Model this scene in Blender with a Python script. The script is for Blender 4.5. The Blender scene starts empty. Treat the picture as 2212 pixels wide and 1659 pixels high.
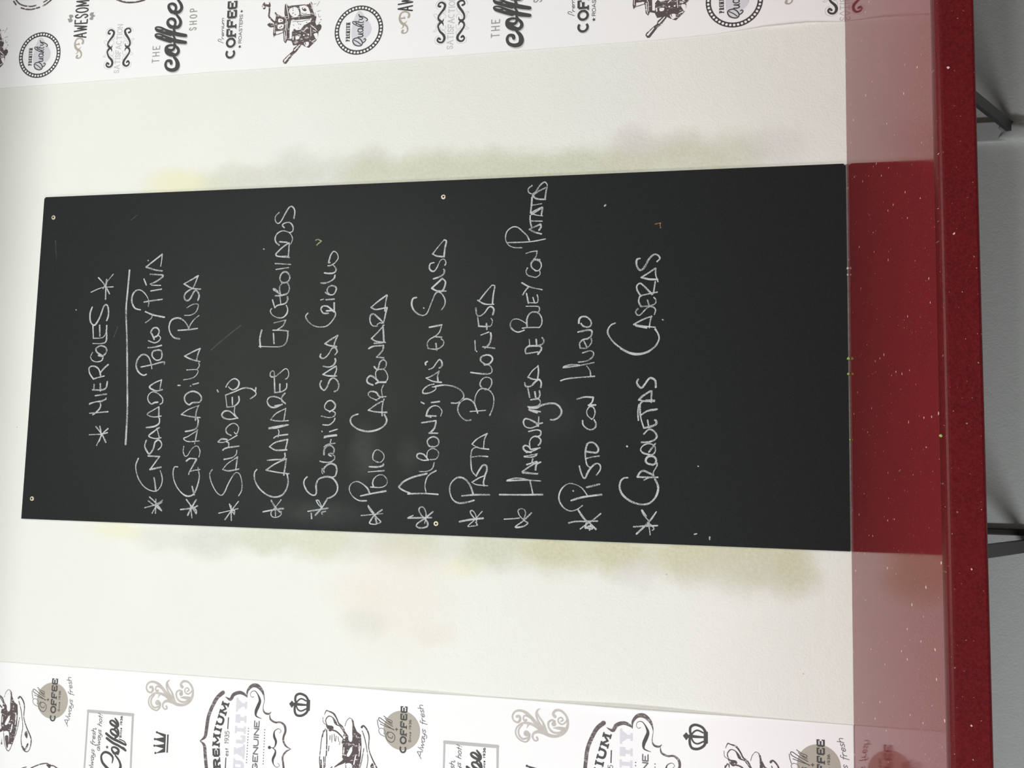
import bpy, bmesh, math, random
from mathutils import Matrix, Vector
from mathutils.geometry import tessellate_polygon

scene = bpy.context.scene
col = scene.collection
Z0 = 1.10            # height of the counter top above the floor (m)

# ------------------------------------------------------------------ camera
# (a phone held on its side: the picture's right is the room's down)
cam_data = bpy.data.cameras.new('camera')
cam = bpy.data.objects.new('camera', cam_data)
col.objects.link(cam)
RX = Vector((0.022402117, 0.192571812, -0.981027136))
RD = Vector((-0.995698018, 0.092544930, -0.004570922))
RF = Vector((0.089908857, 0.976909173, 0.193816574))
m3 = Matrix((RX, -RD, -RF)).transposed()
cam.matrix_world = Matrix.Translation((-0.178402, -1.406523, Z0 + 0.248840)) @ m3.to_4x4()
cam_data.sensor_fit = 'HORIZONTAL'
cam_data.sensor_width = 36.0
cam_data.lens = 36.0 * 1882.757 / 2212.0
cam_data.clip_start = 0.02
scene.camera = cam

# ------------------------------------------------------------------ view + light
scene.view_settings.view_transform = 'Standard'
scene.view_settings.look = 'None'
scene.view_settings.gamma = 1.0
scene.view_settings.use_curve_mapping = False
scene.view_settings.exposure = 0.0

world = bpy.data.worlds.new('daylight')
scene.world = world
world.use_nodes = True
bg = world.node_tree.nodes['Background']
bg.inputs['Color'].default_value = (1.0, 1.0, 0.985, 1)
bg.inputs['Strength'].default_value = 0.04

def area(name, loc, target, sx, sy, power, color):
    d = bpy.data.lights.new(name, 'AREA')
    d.shape = 'RECTANGLE'; d.size = sx; d.size_y = sy; d.energy = power; d.color = color
    o = bpy.data.objects.new(name, d); col.objects.link(o)
    o.location = loc
    o.rotation_euler = (Vector(target) - Vector(loc)).to_track_quat('-Z', 'Y').to_euler()
    return o
# added key light from the left, source unseen; throws the bracket shadows
area('left_key_light', (-2.0, -1.5, Z0 + 0.02), (0, 0, Z0 - 0.1), 0.30, 1.1, 23, (0.90, 0.945, 1.0))
# added fill light high behind the camera, brightens the wall above the counter
area('high_fill_light', (0.1, -3.1, Z0 + 1.45), (0.0, 0, Z0 + 0.6), 3.0, 0.8, 45, (1.0, 0.995, 0.965))
# added overhead fill, brightens the counter top more than its front
area('overhead_fill_light', (0.1, -1.75, 3.24), (0.05, -0.9, 1.6), 2.0, 1.4, 54, (1.0, 0.995, 0.965))

# ------------------------------------------------------------------ helpers
def empty(name, loc):
    o = bpy.data.objects.new(name, None); col.objects.link(o)
    o.location = loc; o.empty_display_size = 0.05
    return o

def tag(o, label=None, cat=None, group=None, kind=None):
    if label: o['label'] = label
    if cat: o['category'] = cat
    if group: o['group'] = group
    if kind: o['kind'] = kind
    return o

def mesh_obj(name, bm, mats, parent=None, smooth=False):
    me = bpy.data.meshes.new(name)
    bm.normal_update(); bm.to_mesh(me); bm.free()
    for m in (mats if isinstance(mats, (list, tuple)) else [mats]): me.materials.append(m)
    if smooth:
        for p in me.polygons: p.use_smooth = True
    o = bpy.data.objects.new(name, me); col.objects.link(o)
    if parent:
        o.parent = parent
        o.matrix_parent_inverse = Matrix.Translation(-Vector(parent.location))
    return o

def box(bm, x0, x1, y0, y1, z0, z1, mi=0):
    v = [bm.verts.new(c) for c in ((x0,y0,z0),(x1,y0,z0),(x1,y1,z0),(x0,y1,z0),(x0,y0,z1),(x1,y0,z1),(x1,y1,z1),(x0,y1,z1))]
    fs = [bm.faces.new([v[i] for i in f]) for f in ((0,3,2,1),(4,5,6,7),(0,1,5,4),(1,2,6,5),(2,3,7,6),(3,0,4,7))]
    for f in fs: f.material_index = mi
    return fs

def bevel(bm, w, seg=2):
    bmesh.ops.bevel(bm, geom=bm.edges[:], offset=w, segments=seg, affect='EDGES', profile=0.5)

# ------------------------------------------------------------------ materials
def new_mat(name, color, rough=0.6, spec=0.4):
    m = bpy.data.materials.new(name); m.use_nodes = True
    b = m.node_tree.nodes['Principled BSDF']
    b.inputs['Base Color'].default_value = (*color, 1)
    b.inputs['Roughness'].default_value = rough
    b.inputs['Specular IOR Level'].default_value = spec
    return m, m.node_tree, b

def node(nt, t, **kw):
    n = nt.nodes.new(t)
    for k, v in kw.items(): setattr(n, k, v)
    return n

def math_node(nt, op, a, b=None, clamp=False):
    n = node(nt, 'ShaderNodeMath', operation=op, use_clamp=clamp)
    for i, s in enumerate((a, b)):
        if s is None: continue
        if isinstance(s, (int, float)): n.inputs[i].default_value = s
        else: nt.links.new(s, n.inputs[i])
    return n.outputs[0]

def mix_col(nt, fac, a, b, blend='MIX'):
    n = node(nt, 'ShaderNodeMix', data_type='RGBA', blend_type=blend)
    for s, i in ((fac, n.inputs[0]), (a, n.inputs[6]), (b, n.inputs[7])):
        if isinstance(s, (int, float)): i.default_value = s
        elif isinstance(s, tuple): i.default_value = (*s, 1)
        else: nt.links.new(s, i)
    return n.outputs[2]

def noise(nt, vec, scale, detail=2, rough=0.5):
    n = node(nt, 'ShaderNodeTexNoise'); n.inputs['Scale'].default_value = scale
    n.inputs['Detail'].default_value = detail; n.inputs['Roughness'].default_value = rough
    nt.links.new(vec, n.inputs['Vector'])
    return n

def maprange(nt, v, a, b, c=0.0, d=1.0, smooth=True):
    n = node(nt, 'ShaderNodeMapRange', interpolation_type='SMOOTHSTEP' if smooth else 'LINEAR')
    nt.links.new(v, n.inputs[0])
    for i, x in enumerate((a, b, c, d)): n.inputs[i + 1].default_value = x
    return n.outputs[0]

def geo_pos(nt):
    return node(nt, 'ShaderNodeNewGeometry').outputs['Position']

def bump(nt, bsdf, height, strength, dist):
    b = node(nt, 'ShaderNodeBump'); b.inputs['Strength'].default_value = strength; b.inputs['Distance'].default_value = dist
    nt.links.new(height, b.inputs['Height']); nt.links.new(b.outputs['Normal'], bsdf.inputs['Normal'])

# --- painted plaster wall with the smudges left by wiping the board
def wall_material():
    m, nt, b = new_mat('cream_wall_paint', (0.8, 0.78, 0.72), 0.75, 0.25)
    pos = geo_pos(nt)
    nz = noise(nt, pos, 22, 3); nz2 = noise(nt, pos, 3.0, 2)
    base = mix_col(nt, maprange(nt, nz2.outputs['Fac'], .35, .65), (0.845, 0.858, 0.80), (0.825, 0.836, 0.778))
    # warped position
    sub = node(nt, 'ShaderNodeVectorMath', operation='SUBTRACT'); nt.links.new(nz.outputs['Color'], sub.inputs[0]); sub.inputs[1].default_value = (.5, .5, .5)
    sc = node(nt, 'ShaderNodeVectorMath', operation='SCALE'); nt.links.new(sub.outputs[0], sc.inputs[0]); sc.inputs['Scale'].default_value = 0.035
    wp = node(nt, 'ShaderNodeVectorMath', operation='ADD'); nt.links.new(pos, wp.inputs[0]); nt.links.new(sc.outputs[0], wp.inputs[1])
    fine = noise(nt, pos, 160, 3)
    GREEN = (0.58, 0.60, 0.44); GREY = (0.62, 0.63, 0.55); YEL = (0.82, 0.80, 0.45); OLIVE = (0.58, 0.575, 0.365); PEACH = (0.83, 0.77, 0.67); LIL = (0.68, 0.67, 0.64)
    # x, z above the counter, half width, half height, colour, strength
    blobs = [
        (-.312, 1.235, .026, .075, YEL, .45), (-.325, 1.140, .034, .080, GREY, .45), (-.325, 1.055, .040, .070, GREY, .65), (-.318, .958, .034, .085, GREEN, .65),
        (-.316, .850, .046, .085, OLIVE, .60), (-.318, .760, .040, .070, GREY, .6), (-.316, .690, .052, .085, GREEN, .80), (-.352, .604, .020, .045, YEL, .40),
        (-.318, .560, .048, .080, GREEN, .85), (-.316, .455, .050, .080, OLIVE, .95), (-.316, .350, .048, .080, OLIVE, .95), (-.349, .320, .034, .050, LIL, .55),
        (-.318, .240, .052, .080, OLIVE, .95), (-.322, .150, .058, .080, OLIVE, .95), (-.328, .083, .058, .045, OLIVE, .9), (-.345, .17, .05, .12, LIL, .35),
        (-.400, .720, .130, .130, PEACH, .55), (-.462, .648, .022, .050, (.80, .70, .58), .35), (-.448, .767, .030, .055, GREY, .35), (-.405, .775, .04, .08, PEACH, .4),
        (.316, 1.160, .036, .085, YEL, .65), (.314, 1.060, .040, .080, GREEN, .55), (.316, .970, .040, .080, GREY, .60), (.362, .943, .022, .045, LIL, .30), (.335, .93, .04, .06, GREY, .5),
        (.318, .870, .050, .075, GREY, .60), (.343, .790, .036, .050, GREY, .50), (.318, .780, .044, .080, GREEN, .80), (.318, .680, .050, .085, GREEN, .85), (.318, .580, .046, .085, GREEN, .85),
        (.316, .490, .044, .075, GREEN, .85), (.316, .410, .044, .070, GREEN, .85), (.318, .330, .052, .075, GREEN, .85), (.356, .335, .030, .048, LIL, .70), (.346, .27, .03, .06, GREY, .5),
        (.322, .240, .048, .070, GREEN, .75), (.324, .165, .048, .065, GREEN, .65), (.335, .105, .046, .060, LIL, .55),
    ]
    c = base
    for (x, z, rx, rz, colr, st) in blobs:
        d = node(nt, 'ShaderNodeVectorMath', operation='SUBTRACT'); nt.links.new(wp.outputs[0], d.inputs[0]); d.inputs[1].default_value = (x, 0, Z0 + z)
        e = node(nt, 'ShaderNodeVectorMath', operation='MULTIPLY'); nt.links.new(d.outputs[0], e.inputs[0]); e.inputs[1].default_value = (1 / rx, 0, 1 / rz)
        l = node(nt, 'ShaderNodeVectorMath', operation='LENGTH'); nt.links.new(e.outputs[0], l.inputs[0])
        f = maprange(nt, l.outputs['Value'], 1.15, 0.25, 0.0, st)
        f = math_node(nt, 'MULTIPLY', f, maprange(nt, fine.outputs['Fac'], .25, .75, .72, 1.0))
        c = mix_col(nt, f, c, colr)
    # pin-head dark specks
    vor = node(nt, 'ShaderNodeTexVoronoi'); vor.inputs['Scale'].default_value = 16; nt.links.new(pos, vor.inputs['Vector'])
    sp = math_node(nt, 'LESS_THAN', vor.outputs['Distance'], 0.018)
    c = mix_col(nt, math_node(nt, 'MULTIPLY', sp, .45), c, (0.25, 0.22, 0.17))
    nt.links.new(c, b.inputs['Base Color'])
    n1 = noise(nt, pos, 260, 3, .6); n2 = noise(nt, pos, 60, 2)
    bump(nt, b, math_node(nt, 'ADD', n1.outputs['Fac'], math_node(nt, 'MULTIPLY', n2.outputs['Fac'], .8)), 0.42, 0.0017)
    return m
M_wall = wall_material()

def plain_rough(name, color, rough=.6, spec=.3, nscale=60, amt=.12, bstr=.1):
    m, nt, b = new_mat(name, color, rough, spec)
    pos = geo_pos(nt); n = noise(nt, pos, nscale, 3)
    dark = tuple(c * (1 - amt) for c in color); lite = tuple(min(1, c * (1 + amt)) for c in color)
    nt.links.new(mix_col(nt, n.outputs['Fac'], dark, lite), b.inputs['Base Color'])
    if bstr: bump(nt, b, n.outputs['Fac'], bstr, .001)
    return m

M_paper = plain_rough('white_wallpaper', (0.925, 0.925, 0.92), .6, .3, 300, .01, .05)
def ink(name, c, nscale=500, amt=.05): return plain_rough(name, c, .6, .3, nscale, amt, 0)
INK = {'paper': M_paper, 'dark': ink('charcoal_print', (0.063, 0.065, 0.062)), 'brown': ink('brown_print', (0.135, 0.108, 0.106), 120, .25),
       'taupe': ink('taupe_print', (0.46, 0.42, 0.36)), 'taupe2': ink('pale_taupe_print', (0.55, 0.52, 0.48), 90, .18), 'grey': ink('grey_print', (0.33, 0.335, 0.32)),
       'lgrey': ink('light_grey_print', (0.52, 0.51, 0.50)), 'silver': ink('silver_print', (0.56, 0.57, 0.57)), 'pale': ink('pale_lavender_print', (0.70, 0.70, 0.745)),
       'mid': ink('mid_grey_print', (0.17, 0.17, 0.175)), 'ink': ink('graphite_print', (0.078, 0.078, 0.076))}
def etched(name, c, lo, hi, st):
    """engraving ink: broken up by fine upright hatching"""
    m, nt, b = new_mat(name, c, .6, .3)
    pos = geo_pos(nt)
    v = node(nt, 'ShaderNodeVectorMath', operation='MULTIPLY'); nt.links.new(pos, v.inputs[0]); v.inputs[1].default_value = (1, 1, .35)
    n = noise(nt, v.outputs[0], 420, 3, .7)
    nt.links.new(mix_col(nt, maprange(nt, n.outputs['Fac'], lo, hi, 0, st), c, (0.85, 0.84, 0.83)), b.inputs['Base Color'])
    return m
INK['brown'] = etched('engraved_brown_print', (0.105, 0.082, 0.080), .585, .63, .85)
INK['frame'] = etched('worn_brown_print', (0.135, 0.108, 0.108), .50, .72, .5)
INK_ORDER = list(INK)

def quartz(name, rough, spec_ior, top, k=1.0):  # k scales the stone colour for how light falls on each face
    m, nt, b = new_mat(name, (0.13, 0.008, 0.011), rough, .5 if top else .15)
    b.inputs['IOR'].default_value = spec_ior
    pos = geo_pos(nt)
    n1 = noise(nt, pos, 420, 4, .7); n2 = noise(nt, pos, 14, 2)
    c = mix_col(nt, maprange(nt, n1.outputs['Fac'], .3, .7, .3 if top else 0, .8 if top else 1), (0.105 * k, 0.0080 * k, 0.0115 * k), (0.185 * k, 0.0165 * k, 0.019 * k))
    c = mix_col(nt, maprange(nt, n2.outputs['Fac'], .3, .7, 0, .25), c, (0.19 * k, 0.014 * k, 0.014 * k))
    # white mineral chips, few and of different sizes
    sxyz = node(nt, 'ShaderNodeSeparateXYZ'); nt.links.new(pos, sxyz.inputs[0])
    comb = node(nt, 'ShaderNodeCombineXYZ'); nt.links.new(sxyz.outputs['X'], comb.inputs[0]); nt.links.new(sxyz.outputs['Y' if top else 'Z'], comb.inputs[1])
    wn = noise(nt, comb.outputs[0], 600, 1)
    wsub = node(nt, 'ShaderNodeVectorMath', operation='SUBTRACT'); nt.links.new(wn.outputs['Color'], wsub.inputs[0]); wsub.inputs[1].default_value = (.5, .5, .5)
    wsc = node(nt, 'ShaderNodeVectorMath', operation='SCALE'); nt.links.new(wsub.outputs[0], wsc.inputs[0]); wsc.inputs['Scale'].default_value = .0022
    wadd = node(nt, 'ShaderNodeVectorMath', operation='ADD'); nt.links.new(comb.outputs[0], wadd.inputs[0]); nt.links.new(wsc.outputs[0], wadd.inputs[1])
    for sc, thr, r, st in (((34, .72, .060, 1.0), (85, .84, .070, .5), (190, .86, .11, .2)) if top else ((34, .74, .040, .8), (85, .88, .065, .4), (190, .88, .11, .2))):
        v = node(nt, 'ShaderNodeTexVoronoi'); v.voronoi_dimensions = '2D'; v.inputs['Scale'].default_value = sc; nt.links.new(wadd.outputs[0], v.inputs['Vector'])
        sepc = node(nt, 'ShaderNodeSeparateColor'); nt.links.new(v.outputs['Color'], sepc.inputs[0])
        pick = math_node(nt, 'GREATER_THAN', sepc.outputs[0], thr)
        size = math_node(nt, 'MULTIPLY', sepc.outputs[1], r)
        chip = math_node(nt, 'MULTIPLY', math_node(nt, 'LESS_THAN', v.outputs['Distance'], size), pick)
        c = mix_col(nt, math_node(nt, 'MULTIPLY', chip, st), c, (0.85, 0.62, 0.60))
    nt.links.new(c, b.inputs['Base Color'])
    if top:
        # faint wiped smears in the polish
        w = noise(nt, pos, 9, 4, .6)
        nt.links.new(maprange(nt, w.outputs['Fac'], .35, .7, rough, rough + .05), b.inputs['Roughness'])
    return m
M_top = quartz('polished_red_quartz_lit', .055, 1.22, True, 1.36)  # same stone, colour lightened as the lit top
M_front = quartz('red_quartz_edge_shaded', .42, 1.45, False, .78)  # same stone, colour darkened as the less lit front
M_bev = quartz('rounded_red_quartz_arris_shaded', .30, 1.42, False, .72)  # same stone, darkened too so the rounded edge stays subdued

def board_material():
    m, nt, b = new_mat('black_chalkboard_paint', (0.016, 0.018, 0.018), .6, .15)
    pos = geo_pos(nt)
    # chalk dust rubbed over the written middle of the board
    d = node(nt, 'ShaderNodeVectorMath', operation='SUBTRACT'); nt.links.new(pos, d.inputs[0]); d.inputs[1].default_value = (-.03, 0, Z0 + .86)
    e = node(nt, 'ShaderNodeVectorMath', operation='MULTIPLY'); nt.links.new(d.outputs[0], e.inputs[0]); e.inputs[1].default_value = (1 / .42, 0, 1 / .52)
    l = node(nt, 'ShaderNodeVectorMath', operation='LENGTH'); nt.links.new(e.outputs[0], l.inputs[0])
    f = maprange(nt, l.outputs['Value'], 1.1, .1)
    n = noise(nt, pos, 7, 4, .6)
    f = math_node(nt, 'MULTIPLY', f, maprange(nt, n.outputs['Fac'], .2, .8, .55, 1.0))
    c = mix_col(nt, f, (0.0115, 0.0135, 0.0140), (0.0245, 0.0280, 0.0240))
    for (x, z, rx, rz, st) in ((-.17, .78, .07, .035, .35), (-.27, .86, .03, .12, .3), (-.15, .9, .05, .06, .16), (-.17, .70, .04, .03, .2), (-.1, .48, .06, .1, .12)):
        d = node(nt, 'ShaderNodeVectorMath', operation='SUBTRACT'); nt.links.new(pos, d.inputs[0]); d.inputs[1].default_value = (x, 0, Z0 + z)
        e = node(nt, 'ShaderNodeVectorMath', operation='MULTIPLY'); nt.links.new(d.outputs[0], e.inputs[0]); e.inputs[1].default_value = (1 / rx, 0, 1 / rz)
        l = node(nt, 'ShaderNodeVectorMath', operation='LENGTH'); nt.links.new(e.outputs[0], l.inputs[0])
        w = noise(nt, pos, 40, 4, .65)
        c = mix_col(nt, math_node(nt, 'MULTIPLY', maprange(nt, l.outputs['Value'], 1.0, .1, 0, st), w.outputs['Fac']), c, (.14, .15, .14))
    g = noise(nt, pos, 900, 2)
    c = mix_col(nt, maprange(nt, g.outputs['Fac'], .3, .75, 0, .10), c, (.08, .08, .085))
    nt.links.new(c, b.inputs['Base Color'])
    return m
M_board = board_material()

def chalk_material(name='white_chalk', color=(0.56, 0.60, 0.60), lo=.22, hi=1.0):
    m, nt, b = new_mat(name, color, .9, .1)
    pos = geo_pos(nt)
    n = noise(nt, pos, 1100, 3, .75); n2 = noise(nt, pos, 45, 2)
    s = math_node(nt, 'ADD', n.outputs['Fac'], math_node(nt, 'MULTIPLY', math_node(nt, 'SUBTRACT', n2.outputs['Fac'], .5), .45))
    nt.links.new(maprange(nt, s, .36, .56, lo, hi), b.inputs['Alpha'])
    return m
M_chalk = chalk_material()
M_faint = chalk_material('faint_chalk', (.4, .42, .42), .01, .13)
M_gtick = chalk_material('green_chalk', (.42, .50, .26), .2, .9)
M_otick = chalk_material('orange_chalk', (.50, .30, .12), .1, .7)
M_edge = plain_rough('board_edge', (0.03, 0.03, 0.03), .6)
M_metal = plain_rough('dark_iron', (0.022, 0.022, 0.024), .45, .4, 90, .25, .1)
M_leg_shadow = plain_rough('leg_shadow_brown', (0.06, 0.048, 0.042), .6, .3, 90, .3, .1)  # dark brown stands in for the soft shadow line at the leg
M_dust = plain_rough('grey_chalk_dust', (0.17, 0.15, 0.14), .9, .1, 300, .5, 0)
M_plaster = plain_rough('white_plaster', (0.78, 0.77, 0.74), .8, .2, 120, .05, .4)
M_zinc, _nt, _b = new_mat('brass_screw', (0.72, 0.66, 0.48), .45, .5)
_b.inputs['Metallic'].default_value = .35
M_hole, _nt, _b = new_mat('screw_recess', (0.05, 0.04, 0.025), .7, .2)
M_floor = plain_rough('grey_floor_tile', (0.07, 0.068, 0.066), .5, .4, 8, .15, 0)
M_ceiling = plain_rough('white_ceiling_paint', (0.62, 0.62, 0.64), .8, .2, 30, .03, .1)

# ------------------------------------------------------------------ the room
bm = bmesh.new(); box(bm, -2.4, 2.4, 0, .14, 0, 3.3)
tag(mesh_obj('wall_back', bm, M_wall), 'cream painted wall with green smudges around the chalkboard', 'wall', kind='structure')
bm = bmesh.new(); box(bm, -2.4, 2.4, -3.4, .14, -.08, 0)
tag(mesh_obj('floor', bm, M_floor), 'grey floor below the counter', 'floor', kind='structure')
bm = bmesh.new(); box(bm, -2.4, 2.4, -3.4, .14, 3.3, 3.38)
tag(mesh_obj('ceiling', bm, M_ceiling), 'white ceiling above the wallpapered wall', 'ceiling', kind='structure')

bm = bmesh.new(); box(bm, -2.4, 2.4, -.33, .0, Z0 + 1.582, 3.3)  # unseen box, added to dim the top of the wall
tag(mesh_obj('shade_box_2', bm, M_ceiling), 'unseen white bulkhead under the ceiling', 'blocker', kind='structure')

# ------------------------------------------------------------------ 2D drawing on the wall plane
def catmull(P, closed=False, n=6):
    if len(P) < 3: return list(P)
    out = []; L = len(P)
    rng = range(L if closed else L - 1)
    for i in rng:
        p1, p2 = P[i], P[(i + 1) % L]
        p0 = P[(i - 1) % L] if (closed or i > 0) else p1
        p3 = P[(i + 2) % L] if (closed or i + 2 < L) else p2
        for k in range(n):
            t = k / n
            out.append(tuple(.5 * (2 * b + (c - a) * t + (2 * a - 5 * b + 4 * c - d) * t * t + (3 * b - a - 3 * c + d) * t ** 3) for a, b, c, d in zip(p0, p1, p2, p3)))
    if not closed: out.append(P[-1])
    return out

def ribbon(P, cap=True):
    """P: (x, z, width) points -> list of polygons (rings of 2D points)"""
    Q = [P[0]]
    for q in P[1:]:
        if math.hypot(q[0] - Q[-1][0], q[1] - Q[-1][1]) > 1e-6: Q.append(q)
    polys = []
    if len(Q) == 1: return [disc(Q[0][0], Q[0][1], Q[0][2] / 2)]
    side = []
    for i, q in enumerate(Q):
        a = Q[max(i - 1, 0)]; b = Q[min(i + 1, len(Q) - 1)]
        d1 = (q[0] - a[0], q[1] - a[1]); d2 = (b[0] - q[0], b[1] - q[1])
        def nrm(d):
            l = math.hypot(*d); return (d[0] / l, d[1] / l) if l > 1e-9 else None
        n1 = nrm(d1) or nrm(d2); n2 = nrm(d2) or n1
        t = nrm((n1[0] + n2[0], n1[1] + n2[1])) or n2
        w = q[2] / 2
        side.append(((q[0] - t[1] * w, q[1] + t[0] * w), (q[0] + t[1] * w, q[1] - t[0] * w)))
    for i in range(len(Q) - 1):
        polys.append([side[i][0], side[i][1], side[i + 1][1], side[i + 1][0]])
    if cap:
        for q in (Q[0], Q[-1]):
            polys.append(disc(q[0], q[1], q[2] / 2, 10))
    return polys

def disc(x, z, r, n=14):
    return [(x + r * math.cos(2 * math.pi * k / n), z + r * math.sin(2 * math.pi * k / n)) for k in range(n)]

def fill(loop):
    tris = tessellate_polygon([[Vector((p[0], p[1], 0)) for p in loop]])
    return [[loop[i] for i in t] for t in tris]

# stroke alphabet for the printed lettering: (width, strokes); c = curved stroke
def _ell(a0, a1, n=12, rx=.5, ry=.5, cx=.5, cy=.5):
    return ['c'] + [(cx + rx * math.cos(math.radians(a0 + (a1 - a0) * k / n)), cy + ry * math.sin(math.radians(a0 + (a1 - a0) * k / n))) for k in range(n + 1)]
GL = {
 'A': (1, [[(0, 0), (.5, 1)], [(1, 0), (.5, 1)], ['n', (.2, .33), (.8, .33)]]),
 'C': (1, [_ell(48, 312)]), 'O': (1, [_ell(0, 360, 20)]), 'Q': (1, [_ell(0, 360, 20), [(.6, .3), (1, 0)]]), 'G': (1, [_ell(48, 340), ['n', (.55, .42), (1, .42)]]),
 'E': (.8, [[(0, 0), (0, 1)], [(0, 1), (1, 1)], [(0, 0), (1, 0)], [(0, .52), (.72, .52)]]),
 'F': (.8, [[(0, 0), (0, 1)], [(0, 1), (1, 1)], [(0, .5), (.72, .5)]]),
 'H': (.9, [[(0, 0), (0, 1)], [(1, 0), (1, 1)], ['n', (0, .5), (1, .5)]]),
 'I': (.12, [[(.5, 0), (.5, 1)]]), 'L': (.75, [[(0, 0), (0, 1)], [(0, 0), (1, 0)]]),
 'M': (1.15, [[(0, 0), (.04, 1)], [(1, 0), (.96, 1)], ['n', (.04, 1), (.5, .2), (.96, 1)]]),
 'N': (.9, [[(0, 0), (0, 1)], [(1, 1), (1, 0)], ['n', (0, 1), (1, 0)]]),
 'P': (.8, [[(0, 0), (0, 1)], ['c', (0, 1), (.6, 1), (1, .9), (1, .6), (.6, .48), (0, .48)]]),
 'R': (.85, [[(0, 0), (0, 1)], ['c', (0, 1), (.6, 1), (.95, .9), (.95, .63), (.6, .5), (0, .5)], [(.5, .5), (1, 0)]]),
 'S': (.8, [['c', (.95, .82), (.7, .98), (.3, .98), (.05, .78), (.25, .57), (.7, .45), (.95, .24), (.7, .02), (.3, .02), (.03, .2)]]),
 'T': (.85, [[(.5, 0), (.5, 1)], [(0, 1), (1, 1)]]), 'U': (.9, [['c', (0, 1), (0, .4), (.15, .08), (.5, 0), (.85, .08), (1, .4), (1, 1)]]),
 'W': (1.3, [['n', (0, 1), (.25, 0), (.5, .75), (.75, 0), (1, 1)]]), 'Y': (.95, [[(0, 1), (.5, .48)], [(1, 1), (.5, .48)], [(.5, 0), (.5, .48)]]),
 '1': (.3, [[(.5, 0), (.5, 1)], ['n', (.5, 1), (0, .8)]]), '9': (.75, [_ell(0, 360, 14, .5, .28, .5, .7), ['c', (1, .7), (.95, .3), (.4, 0)]]),
 '3': (.75, [['c', (.05, .88), (.5, 1), (.92, .82), (.75, .58), (.4, .53)], ['c', (.4, .53), (.85, .5), (1, .25), (.6, 0), (.05, .1)]]),
 '5': (.75, [['n', (.9, 1), (.2, 1), (.12, .55)], ['c', (.12, .55), (.6, .65), (1, .4), (.75, .05), (.05, .06)]]),
 '6': (.75, [_ell(0, 360, 14, .5, .28, .5, .3), ['c', (0, .3), (.1, .75), (.7, 1)]]),
 ' ': (.45, []), '_': (.45, []),
 'a': (.6, [['c', (.9, .5), (.5, .6), (.05, .35), (.3, 0), (.75, .12), (.9, .5)], [(.92, .58), (.95, 0)]]),
 'c': (.5, [['c', (.9, .48), (.5, .6), (.05, .3), (.45, 0), (.95, .12)]]), 'e': (.5, [['c', (.05, .3), (.9, .34), (.75, .58), (.3, .56), (.03, .28), (.35, 0), (.95, .12)]]),
 'f': (.42, [['c', (1, .93), (.6, 1), (.4, .78), (.35, -.3)], [(.05, .58), (.85, .58)]]), 'h': (.55, [[(0, 0), (0, 1)], ['c', (0, .36), (.4, .6), (.85, .48), (.9, 0)]]),
 'i': (.1, [[(.5, 0), (.5, .58)], [(.5, .84), (.5, .88)]]), 'l': (.12, [[(.5, 0), (.5, 1)]]), 'o': (.55, [_ell(0, 360, 14, .5, .29, .5, .29)]),
 'm': (.9, [[(0, 0), (0, .58)], ['c', (0, .36), (.25, .6), (.47, .48), (.5, 0)], ['c', (.5, .36), (.75, .6), (.97, .48), (1, 0)]]),
 'n': (.55, [[(0, 0), (0, .58)], ['c', (0, .36), (.4, .6), (.85, .48), (.9, 0)]]), 'r': (.42, [[(0, 0), (0, .58)], ['c', (0, .34), (.4, .56), (.95, .54)]]),
 's': (.45, [['c', (.88, .5), (.45, .6), (.1, .45), (.5, .3), (.88, .15), (.5, 0), (.05, .08)]]), 't': (.42, [[(.4, 0), (.4, .9)], [(.0, .58), (.85, .58)]]),
 'u': (.55, [['c', (0, .58), (.05, .12), (.4, 0), (.85, .2)], [(.9, .58), (.9, 0)]]), 'w': (.8, [['n', (0, .58), (.25, 0), (.5, .5), (.75, 0), (1, .58)]]),
 'y': (.55, [['c', (0, .58), (.1, .2), (.45, .06), (.85, .3)], ['c', (.9, .58), (.88, 0), (.6, -.3), (.05, -.26)]]),
 '!': (.1, [[(.5, .3), (.5, 1)], [(.5, 0), (.5, .03)]]), ',': (.1, [[(.5, .05), (-.3, -.16)]]),
 '.': (.1, [['n', (.5, 0), (.5, .04)]]),
}
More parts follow.
